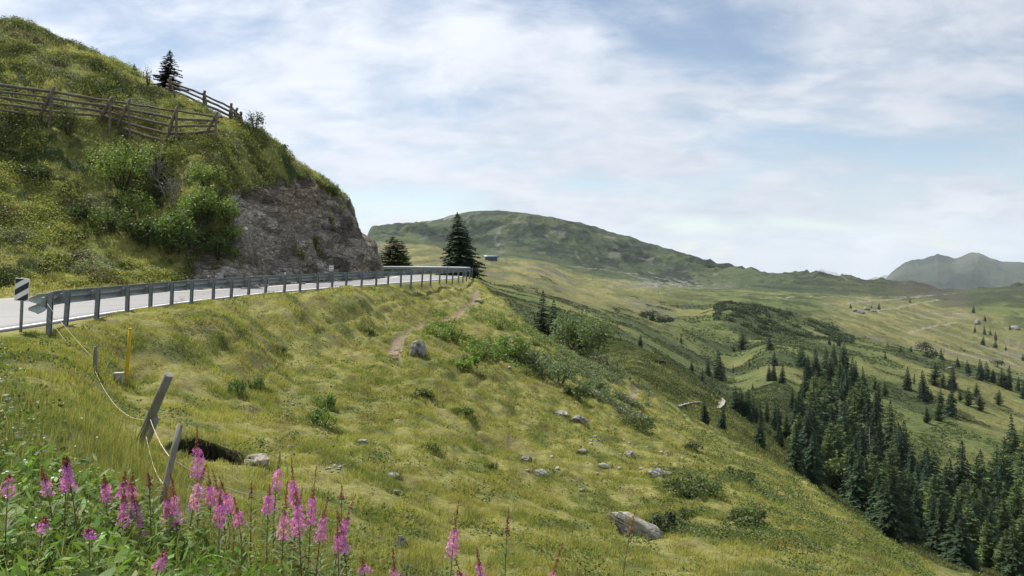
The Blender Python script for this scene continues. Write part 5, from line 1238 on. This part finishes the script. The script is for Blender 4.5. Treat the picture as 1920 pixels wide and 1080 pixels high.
FW = [
 (370,800,842,897,5.8,'tallest pink fireweed with a long red bud tip, in front of the dark hole'),
 (120,850,872,922,3.8,'left of the two fat pink fireweed spikes near the left edge'),(150,848,868,918,3.8,'right of the two fat pink fireweed spikes near the left edge'),
 (8,890,898,934,3.4,'pink fireweed cut by the left edge of the picture'),
 (203,885,908,940,4.3,'first of three slender pink fireweeds left of the thin stick'),(224,880,905,936,4.3,'second of three slender pink fireweeds left of the thin stick'),(246,884,912,952,4.3,'third of three slender pink fireweeds left of the thin stick'),
 (266,900,935,1004,4.3,'long-spiked pink fireweed just left of the foot of the thin stick'),
 (308,905,945,1000,4.8,'lower pink fireweed touching the right side of the thin stick'),(334,880,930,984,4.8,'broad pink fireweed between the thin stick and the tallest fireweed'),(322,900,938,992,4.8,'narrow pink fireweed half hidden behind the broad one by the stick'),
 (396,880,914,948,6.2,'pale pink fireweed right behind the tallest fireweed'),(424,878,918,966,5.8,'pink fireweed crossed by the twine right of the tallest fireweed'),(440,890,926,960,6.0,'small pink fireweed right of the one crossed by the twine'),
 (512,850,886,926,6.5,'upright pink fireweed standing left of the dense pair below the white-topped stone'),(553,855,903,948,6.3,'taller of the dense pink pair below the white-topped stone'),(578,872,935,985,5.8,'shorter right one of the dense pink pair below the white-topped stone'),(528,900,964,1014,5.4,'lowest pink fireweed of the group below the white-topped stone'),(548,915,960,1008,5.5,'small fireweed filling the middle of the group below the white-topped stone'),
 (622,930,980,1014,5.4,'left one of two pink fireweeds right of the dense group'),(652,950,1005,1036,5.4,'right one of two pink fireweeds right of the dense group'),
 (274,1034,1048,1076,3.3,'short pink fireweed at the bottom edge below the thin stick'),
 (842,940,995,1048,5.6,'solitary pink fireweed standing alone in the lower middle of the slope'),(742,1020,1066,1095,5.0,'pink fireweed top peeping over the bottom edge left of the solitary one'),(912,1020,1056,1095,5.0,'pink fireweed top peeping over the bottom edge right of the solitary one'),
 (690,1030,1058,1070,5.0,'dark budding fireweed at the bottom edge right of the two pink ones'),(880,1040,1072,1095,4.9,'half-hidden pink fireweed tip at the bottom edge beneath the solitary one'),(1015,1010,1074,1095,5.0,'last pink fireweed tip at the bottom edge furthest right'),
 (66,975,986,1006,3.3,'small pale pink fireweed low among the leaves at the left'),(170,985,996,1010,3.3,'tiny pink fireweed head among dark leaves left of the stick'),
 (352,868,905,958,5.2,'rose pink fireweed leaning in front of the broad one by the stick'),(410,905,950,990,5.4,'short rose fireweed below the one crossed by the twine'),(455,925,958,985,5.6,'faded pink fireweed at the right end of the twine group'),
 (566,900,950,1000,5.2,'bright pink fireweed in front of the dense pair'),(590,925,975,1020,5.2,'short pink fireweed right below the dense pair'),(500,900,925,960,6.1,'slim pink fireweed just left of the dense pair'),(636,960,1010,1040,5.2,'small pink fireweed between the two right of the dense group'),(105,875,900,930,3.9,'pale fireweed half hidden left of the two fat spikes'),(230,920,950,990,4.1,'drooping pink fireweed below the three slender ones'),
 (285,880,905,906,4.3,'reddish seed-stage fireweed without flowers left of the thin stick'),(470,900,930,931,5.8,'reddish seed-stage fireweed between the pink groups'),(640,900,930,931,6.0,'tall reddish spent fireweed above the two pink ones'),(1158,950,1010,1011,5.6,'thin reddish spent fireweed left of the large boulder'),(945,950,1000,1001,5.6,'thin reddish spent fireweed right of the solitary pink one'),
]
for k, (px, t, a, b, d, lb) in enumerate(FW): fireweed(px, t, a, b, d, lb, 700 + k)
for k, (px, t, d, lb) in enumerate([(1050,622,56,'upper drift of tiny pink flower stems in front of the willow bush'),(1080,650,55,'middle drift of tiny pink flower stems below the willow bush'),(1118,682,55,'lower drift of tiny pink flower stems down the slope edge')]):
    b = grounded(px, t + 14, d); o = empty('fireweed_clump', b); tag(o, lb, 'flowers', 'pink drifts on the slope edge'); g = np.random.default_rng(k + 50); n = 260
    c = np.stack([g.normal(0, .55, n), g.normal(0, .3, n), np.zeros(n)], -1); c[:, 2] = -c[:, 0] * .45 + g.uniform(.35, .95, n) ; V, P_, Cq = leaf_quads(c, g.uniform(.06, .12, n), np.array([.33, .13, .30]) * g.uniform(.6, 1.3, (n, 1)), g, 1.2, .5); link('flower_heads', np_mesh('flower_heads', V, P_, Cq), M['leaf'], o)['kind'] = 'stuff'
    c2 = c.copy(); c2[:, 2] -= g.uniform(.1, .5, n); V, P_, Cq = leaf_quads(c2, g.uniform(.08, .16, n), np.array([.05, .085, .025]) * g.uniform(.6, 1.3, (n, 1)), g, 1.2, .35); link('foliage', np_mesh('foliage', V, P_, Cq), M['leaf'], o)

# ---------------------------------------------------------------- rocks
def rock(px, py, wp, hp, label, seed, rot=0.0, tilt=0.0, base=(.25, .24, .215), dark=.25, sub=4, deep=.8, group=None, name='rock', d=None):
    b = grounded(px, py + hp * .5, d); s = b.y / F; g = np.random.default_rng(seed)
    bm = bmesh.new(); bmesh.ops.create_icosphere(bm, subdivisions=sub, radius=1)
    v = np.array([q.co[:] for q in bm.verts])
    for _ in range(11):                                              # hewn by random planes
        n = g.normal(0, 1, 3); n /= np.linalg.norm(n); dd = g.uniform(.55, .9); t = v @ n; v = v - np.where(t > dd, t - dd, 0)[:, None] * n * .92
    r = np.linalg.norm(v, axis=1, keepdims=True)
    sc3 = g.uniform(0, 50)
    nz = fbm(v[:, 0] * 1.6 + sc3 + v[:, 2] * .7, v[:, 1] * 1.6 - v[:, 2] * 1.3, 4, seed) - .5; cr = ridged(v[:, 0] * 1.3 + v[:, 1] * .4 + sc3, v[:, 2] * 3.2 + v[:, 1], 3, seed + 1)
    v = v * (1 + .34 * nz - .30 * np.clip(cr - .74, 0, 1) * 2)[:, None]
    mn = v.min(0); mx_ = v.max(0); v = (v - (mn + mx_) / 2) / (mx_ - mn) * 2
    dims = np.array([wp * s * .5, wp * s * .5 * deep, hp * s * .62])
    P_ = v * dims
    for q, c in zip(bm.verts, P_): q.co = c
    me = bpy.data.meshes.new('rock'); bm.to_mesh(me); bm.free()
    col = np.array(base) * (.75 + .5 * fbm(v[:, 0] * 2 + sc3, v[:, 1] * 2 + v[:, 2] * 2, 4, seed + 3))[:, None]
    col = mixc(col, np.array(base) * dark, sst(.50, .62, fbm(v[:, 0] * 2.6 + 7, v[:, 2] * 2.6 + v[:, 1], 3, seed + 5)) * .75)
    col = mixc(col, (.22, .19, .07), sst(.64, .74, fbm(v[:, 0] * 2.2 + 3, v[:, 2] * 2.2 - v[:, 1], 3, seed + 7)) * .5)
    a = me.attributes.new('tint', 'FLOAT_COLOR', 'POINT'); c4 = np.ones((len(col), 4), np.float32); c4[:, :3] = col; a.data.foreach_set('color', c4.ravel())
    o = link(name, me, M['stone']); o.location = b + Vector((0, 0, dims[2] * .40)); BASES.append((b.x, b.y, dims[0] * 1.02)); o.rotation_euler = (0, R(tilt), R(rot)); tag(o, label, 'rock', group); return o
rock(1196, 990, 116, 40, 'large pale cracked boulder lying in the grass at the lower right', 1, tilt=27, base=(.27, .26, .23), dark=.3, sub=5, deep=.55)
rock(482, 866, 46, 26, 'squat stone with a pale sunlit top beside the dark hole', 2, base=(.34, .30, .24), tilt=6)
rock(784, 655, 32, 30, 'grey upright stone standing right of the lower end of the trail', 3, base=(.25, .245, .24), tilt=18)
rock(737, 666, 12, 6, 'small white flat stone at the lower end of the trail', 4, base=(.42, .4, .38), sub=3)
rock(897, 563, 11, 6, 'small white stone beside the upper end of the trail', 5, base=(.42, .4, .38), sub=3)
rock(985, 855, 24, 16, 'dark blocky stone in the middle of the lower slope', 6, base=(.22, .2, .18), sub=4)
rock(1014, 882, 32, 16, 'flat grey slab half sunk below the dark blocky stone', 7, base=(.25, .245, .23), tilt=20, sub=4)
rock(1134, 873, 26, 12, 'pale flat stone above the large boulder', 8, base=(.28,.27,.245), tilt=12)
rock(1180, 851, 22, 12, 'light grey stone right of the row above the large boulder', 9, base=(.26,.25,.23))
rock(1092, 845, 20, 9, 'small light stone left of the row above the large boulder', 10, base=(.26,.25,.23), sub=3)
rock(1232, 887, 32, 18, 'grey stone lying left of the largest juniper bush', 11, base=(.3, .29, .27), tilt=15)
rock(1253, 887, 16, 12, 'small grey stone touching the largest juniper bush', 12, base=(.32, .31, .29), sub=3)
rock(1086, 786, 30, 16, 'rounded grey stone high in the middle of the slope', 13, base=(.28, .27, .26))
rock(1052, 768, 26, 10, 'low stony outcrop left of the rounded grey stone', 14, base=(.27, .26, .25))
rock(752, 1015, 30, 28, 'grey stone near the bottom edge left of the solitary fireweed', 15, base=(.24,.24,.235))
rock(768, 1064, 18, 18, 'small grey stone at the very bottom edge below its larger neighbour', 16, base=(.24,.24,.235), sub=3)
rock(682, 832, 24, 9, 'flat grey stone sunk in mid meadow right of the leaning post', 17, base=(.27, .27, .26), tilt=10)
rock(734, 880, 30, 8, 'thin grey slab sunk in the turf in the lower middle meadow', 18, base=(.28, .26, .23), tilt=8)
rock(933, 652, 10, 8, 'small stone in the leafy patch below the trail', 19, base=(.32, .31, .3), sub=3)
rock(738, 914, 22, 8, 'little brownish stone in the lower meadow', 20, base=(.22, .18, .14), sub=3)
rock(1832, 606, 14, 10, 'pale rock on the shaded far-right hillside', 21, base=(.24, .235, .22), sub=3)
rock(1903, 613, 16, 8, 'second pale rock near the right edge of the far hillside', 22, base=(.24, .235, .22), sub=3)
for k, (px, py, w_, h_) in enumerate([(1605,581,12,7),(1614,583,16,8),(1626,580,12,8),(1636,583,14,6),(1643,582,8,5)]):
    rock(px, py, w_, h_, 'pale block in the far rock pile below the skyline snow fence', 60 + k, base=(.22, .215, .2), sub=2, group='far rock pile')

# ---------------------------------------------------------------- boardwalks, hut, masts, skyline fences
def boardwalk(path, wid, label, hgt=.7, rail=False, dz=0):
    pts = [];
    for px, py, d in path: q = at(px, py, hit(px, py)); q = q + Vector((0, 0, .06 + .2 * dz)); pts.append(q)
    o = empty('boardwalk', pts[0]); tag(o, label, 'boardwalk', 'pale wooden walkway sections in the valley'); b0 = pts[0]
    n = len(pts); L = []; Rr = []
    for i, q in enumerate(pts):
        t = pts[min(i + 1, n - 1)] - pts[max(i - 1, 0)]; s_ = Vector((-t.y, t.x, 0)).normalized() * wid / 2; L.append(q - b0 + s_); Rr.append(q - b0 - s_)
    m = MB(); m.sheet([L, Rr], False); dk = m.build('deck', M['board'], o); md = dk.modifiers.new('thickness', 'SOLIDIFY'); md.thickness = .07
    for i in range(n):
        for e in (L, Rr): MB().tube([e[i] + Vector((0, 0, -.1)), e[i] + Vector((0, 0, -hgt - .9))], .07, 5).build('support', M['timber'], o)
    if rail:
        for i in range(n):
            m = MB(); m.tube([L[i], L[i] + Vector((0, 0, 1.0))], .05, 5); m.build('rail_post', M['timber'], o)
        m = MB(); m.tube([e + Vector((0, 0, 1.0)) for e in L], .05, 5); m.tube([e + Vector((0, 0, .55)) for e in L], .05, 5); m.build('handrail', M['board'], o)
    return o
boardwalk([(1266,765,111),(1280,760,112.5),(1296,756,113.5),(1312,755,114)], .6, 'curved wooden boardwalk end hugging the heath slope left of the spruce pair', .4, False, .1)
boardwalk([(1344,766,119),(1352,760,121.5),(1355,753,124),(1350,748,126)], .9, 'curved pale boardwalk bend between the spruce pair and the dark clump')
boardwalk([(1296,719,131),(1311,718,133)], 1.6, 'short pale boardwalk piece beside the thin dark spruce on the heath', .5)
boardwalk([(1224,676,143),(1240,678,146)], 2.0, 'small pale boardwalk triangle high on the heath')
boardwalk([(1770,691,0),(1784,688,0),(1797,684,0)], 1.2, 'upper boardwalk on the ridge among low spruces', .5, True)
boardwalk([(1808,708,0),(1818,706,0),(1830,706,0)], 1.5, 'pale boardwalk patch left of the ridge spruce row', .5, True)
boardwalk([(1838,732,0),(1850,728,0),(1862,725,0)], 1.3, 'slanting boardwalk on the slope below the ridge spruce row', .5, True)
boardwalk([(1824,752,0),(1836,751,0),(1848,751,0)], 1.3, 'lowest boardwalk section with a pale end on the wooded slope', .5, True)
boardwalk([(1806,750,0),(1816,747,0)], 1.3, 'short brownish boardwalk section left of the lowest one', .5)
hd = hit(921, 490); h0 = Vector(((921 - CX) / F * hd, hd, gz((921 - CX) / F * hd, hd)))
hut = empty('lift_station', h0, R(8)); tag(hut, 'tiny far hut with a curved blue roof on the pasture below the mountain', 'hut')
MB().box(Vector((0, 0, 2.0)), (13, 6, 4.6)).build('walls', M['dark_wood'], hut)
rows = []
for sx in (-9, -4, 2, 9):
    rows.append([Vector((sx, -4.6 + 9.2 * k / 8, 4.5 + 2.2 * math.sin(math.pi * k / 8))) for k in range(9)])
r_ = MB().sheet(rows).build('roof', M['blue_roof'], hut); r_.modifiers.new('thickness', 'SOLIDIFY').thickness = .3
for sx in (-4, 0, 4): MB().box(Vector((sx, -3.06, 2.4)), (2.0, .1, 1.6)).build('window', M['glass'], hut)
MB().box(Vector((7.5, -2.5, 2)), (.5, .5, 5)).build('column', M['concrete'], hut)
def mast(px, by, hp, label):
    d = hit(px, by); X = (px - CX) / F * d; b = Vector((X, d, gz(X, d))); h = hp / F * d
    o = empty('lift_mast', b); tag(o, label, 'mast', 'ski lift masts'); r = .00022 * d + .08
    MB().tube([Vector((0, 0, -.5)), Vector((0, 0, h))], [r, r * .7], 8).build('pole', M['steel_dull'], o)
    MB().box(Vector((0, 0, h)), (r * 9, r * 1.6, r * 1.6)).build('crossarm', M['steel_dull'], o)
mast(949, 496, 14, 'thin grey lift mast right of the blue-roofed hut'); mast(1111, 527, 18, 'thin grey lift mast on the meadow between hut and boulder field'); mast(1234, 553, 26, 'tallest thin lift mast below the far boulder field')
mast(1770, 665, 20, 'faint thin mast on the pale pasture above the ridge spruces'); mast(1380, 652, 12, 'short thin pole on the dry saddle beside the bare-stemmed larch')
def sky_fence(pts, label, hgt):
    o = None; W = []
    for px, py in pts:
        d = hit(px, py + 1.0); d = max(d, 1100); X = (px - CX) / F * d; W.append(Vector((X, d, gz(X, d))))
    o = empty('skyline_fence', W[0]); tag(o, label, 'snow fence', 'pale snow fences on the far skyline'); dense = []
    for a, b in zip(W, W[1:]):
        n = max(2, int((b - a).length / 4)); dense += [a.lerp(b, k / n) for k in range(n)]
    dense.append(W[-1]); dense = [Vector((q.x, q.y, gz(q.x, q.y))) for q in dense]
    m = MB()
    for q in dense: m.tube([q - W[0] - Vector((0, 0, .5)), q - W[0] + Vector((0, 0, hgt))], .14, 4)
    m.build('posts', M['board'], o)
    m = MB()
    for k in range(4): m.tube([q - W[0] + Vector((0, 0, hgt * (.3 + .23 * k))) for q in dense], .13, 4)
    m.build('slats', M['board'], o)
sky_fence([(1499, 529), (1520, 526), (1545, 524), (1565, 527), (1592, 533)], 'pale slatted snow fence running over the far grassy knoll on the skyline', 5.0)
sky_fence([(1602, 535), (1625, 537), (1645, 538)], 'shorter pale snow fence right of the gap on the far skyline', 3.6)

# grass closing in round stones, bushes and posts
g = np.random.default_rng(99); pts = []
for x, y, r in BASES + [(v.x, v.y, .06) for v in POSTS]:
    if not (5 < y < 60) or px_of(x, y) < 330 and y > 20: continue
    n = int(min(90, 26 + 60 * r)); a = g.uniform(0, 6.283, n); q = r * g.uniform(.82, 1.25, n)
    pts.append(np.stack([x + np.cos(a) * q, y + np.sin(a) * q * .8, np.zeros(n)], -1))
pts = np.concatenate(pts); pts[:, 2] = near_z(pts[:, 0], pts[:, 1]); d_ = pts[:, 1]; n = len(pts)
stuff('fringe_grass', 'longer grass fringing the stones, bushes and posts on the slope', 'grass', [tufts(pts, np.array([.12, .14, .042]) * g.uniform(.6, 1.4, (n, 1)), 6, g.uniform(.08, .17, n) + d_ * .0012, .03 + d_ * .001, np.maximum(.004, d_ * .0008), g, straw=.15)], M['grass'])
# ---------------------------------------------------------------- camera, light, sky, air
cam = bpy.data.cameras.new('camera'); co = bpy.data.objects.new('camera', cam); COL.objects.link(co)
cam.sensor_width = 36; cam.lens = 36 * F / 1920; cam.shift_y = (HZ - 540) / 1920; cam.clip_start = .1; cam.clip_end = 60000
co.location = (0, 0, EYE); co.rotation_euler = (R(90), 0, 0)
scene.camera = co
SUN_EL, SUN_AZ = 57.0, -45.0
sd = Vector((math.sin(R(SUN_AZ)) * math.cos(R(SUN_EL)), math.cos(R(SUN_AZ)) * math.cos(R(SUN_EL)), math.sin(R(SUN_EL))))
sl = bpy.data.lights.new('sun', 'SUN'); sl.energy = 5.0; sl.angle = R(.6); sl.color = (1, .95, .87)
so = bpy.data.objects.new('sun', sl); COL.objects.link(so); so.rotation_euler = (-sd).to_track_quat('-Z', 'Y').to_euler()
w = bpy.data.worlds.new('World'); scene.world = w; w.use_nodes = True
nt = w.node_tree; nt.nodes.clear()
out = nt.nodes.new('ShaderNodeOutputWorld'); bg = nt.nodes.new('ShaderNodeBackground'); bg.inputs['Strength'].default_value = .1
sky = nt.nodes.new('ShaderNodeTexSky'); sky.sky_type = 'NISHITA'; sky.sun_disc = False; sky.sun_elevation = R(SUN_EL); sky.sun_rotation = R(SUN_AZ); sky.altitude = 1900; sky.air_density = 1.0; sky.dust_density = .6
def V_(op, *ins, **kw):
    n = nt.nodes.new('ShaderNodeVectorMath'); n.operation = op
    for i, s in enumerate(ins):
        if isinstance(s, tuple): n.inputs[i].default_value = s
        else: nt.links.new(s, n.inputs[i])
    return n
def Mth(op, a, b=None, cl=False):
    n = nt.nodes.new('ShaderNodeMath'); n.operation = op; n.use_clamp = cl
    for i, s in enumerate((a, b)):
        if s is None: continue
        if isinstance(s, (int, float)): n.inputs[i].default_value = s
        else: nt.links.new(s, n.inputs[i])
    return n.outputs[0]
def MR(v, a, b, c, d, smooth=True):
    n = nt.nodes.new('ShaderNodeMapRange'); n.interpolation_type = 'SMOOTHSTEP' if smooth else 'LINEAR'
    for k, x in zip(('From Min', 'From Max', 'To Min', 'To Max'), (a, b, c, d)): n.inputs[k].default_value = x
    nt.links.new(v, n.inputs['Value']); return n.outputs[0]
def NZ(vec, scale, det=6, rough=.55, dist=0.0, off=(0, 0, 0)):
    a = V_('ADD', vec, off)
    n = nt.nodes.new('ShaderNodeTexNoise'); n.inputs['Scale'].default_value = scale; n.inputs['Detail'].default_value = det; n.inputs['Roughness'].default_value = rough; n.inputs['Distortion'].default_value = dist
    nt.links.new(a.outputs[0], n.inputs['Vector']); return n.outputs['Fac']
tc = nt.nodes.new('ShaderNodeTexCoord'); gen = tc.outputs['Generated']
sep = nt.nodes.new('ShaderNodeSeparateXYZ'); nt.links.new(gen, sep.inputs[0])
# a cloud deck: the direction laid out on a sheet overhead
zz = Mth('ADD', Mth('MAXIMUM', sep.outputs['Z'], 0.0), .30)
cmb = nt.nodes.new('ShaderNodeCombineXYZ'); nt.links.new(Mth('DIVIDE', sep.outputs['X'], zz), cmb.inputs[0]); nt.links.new(Mth('DIVIDE', sep.outputs['Y'], zz), cmb.inputs[1])
deck = cmb.outputs[0]
rot = nt.nodes.new('ShaderNodeMapping'); rot.inputs['Rotation'].default_value = (0, 0, R(50)); rot.inputs['Scale'].default_value = (.7, 1.1, 1); nt.links.new(deck, rot.inputs[0])
wisp = NZ(rot.outputs[0], 2.3, 9, .56, .6, (3.1, 1.7, 0))
body = NZ(deck, 1.35, 7, .5, .4, (8.2, 4.4, 0))
fine = NZ(rot.outputs[0], 8, 8, .6, .4, (1.3, 7.7, 0))
dens = Mth('ADD', Mth('ADD', Mth('MULTIPLY', wisp, .55), Mth('MULTIPLY', body, .45)), Mth('MULTIPLY', Mth('SUBTRACT', fine, .5), .16))
low = MR(sep.outputs['Z'], -.02, .16, .05, 0)
cover = MR(Mth('ADD', dens, low), .37, .56, .10, 1)
# light and dark in the deck
lum = MR(Mth('ADD', Mth('MULTIPLY', body, .6), Mth('MULTIPLY', fine, .4)), .36, .64, 0, 1)
# nearer the sun the veil is brighter
sdn = V_('DOT_PRODUCT', gen, tuple(sd)).outputs['Value']
glow = MR(sdn, .2, .98, 0, 1)
mixc_ = nt.nodes.new('ShaderNodeMix'); mixc_.data_type = 'RGBA'; mixc_.inputs['A'].default_value = (3.75, 4.15, 4.85, 1); mixc_.inputs['B'].default_value = (5.15, 5.4, 5.9, 1); nt.links.new(lum, mixc_.inputs['Factor'])
gl = V_('SCALE', mixc_.outputs['Result']); nt.links.new(Mth('ADD', Mth('MULTIPLY', glow, .36), .95), gl.inputs['Scale'])
blue = V_('MULTIPLY', sky.outputs[0], (.95, .88, .79))
mm = nt.nodes.new('ShaderNodeMix'); mm.data_type = 'RGBA'; nt.links.new(cover, mm.inputs['Factor']); nt.links.new(blue.outputs[0], mm.inputs['A']); nt.links.new(gl.outputs[0], mm.inputs['B'])
pm_ = nt.nodes.new('ShaderNodeMapping'); pm_.inputs['Scale'].default_value = (4.2, 4.2, 11); nt.links.new(gen, pm_.inputs[0])
puff = MR(NZ(pm_.outputs[0], 1.6, 7, .55, .2, (2.7, 9.1, 1.2)), .50, .64, 0, 1)
band = Mth('MULTIPLY', MR(sep.outputs['Z'], -.01, .012, 0, 1), MR(sep.outputs['Z'], .045, .13, 1, 0))
m2 = nt.nodes.new('ShaderNodeMix'); m2.data_type = 'RGBA'; nt.links.new(Mth('MULTIPLY', Mth('MULTIPLY', puff, band), .8), m2.inputs['Factor']); nt.links.new(mm.outputs['Result'], m2.inputs['A']); m2.inputs['B'].default_value = (5.6, 5.7, 6.0, 1)
nt.links.new(m2.outputs['Result'], bg.inputs['Color']); nt.links.new(bg.outputs[0], out.inputs['Surface'])
# haze
hz = bpy.data.meshes.new('haze'); bm = bmesh.new(); bmesh.ops.create_cube(bm, size=1); bm.to_mesh(hz); bm.free()
ho = link('haze', hz); ho['kind'] = 'stuff'; ho.scale = (34000, 34000, 1900); ho.location = (0, 0, 1900 / 2 - 1300)
mh, nth, outh = new_mat('mountain haze'); pv = nth.nodes.new('ShaderNodeVolumePrincipled'); pv.inputs['Density'].default_value = HAZE; pv.inputs['Color'].default_value = (.80, .89, 1, 1); pv.inputs['Anisotropy'].default_value = .0
nth.links.new(pv.outputs[0], outh.inputs['Volume']); hz.materials.append(mh)
vs_ = scene.view_settings; vs_.view_transform = 'Standard'; vs_.look = 'None'; vs_.gamma = 1; vs_.use_curve_mapping = False; vs_.exposure = EXPO
scene.cycles.max_bounces = 6; scene.cycles.diffuse_bounces = 3; scene.cycles.transmission_bounces = 4; scene.cycles.transparent_max_bounces = 8; scene.cycles.volume_bounces = 1
scene.cycles.use_denoising = True
scene.cycles.use_persistent_data = False
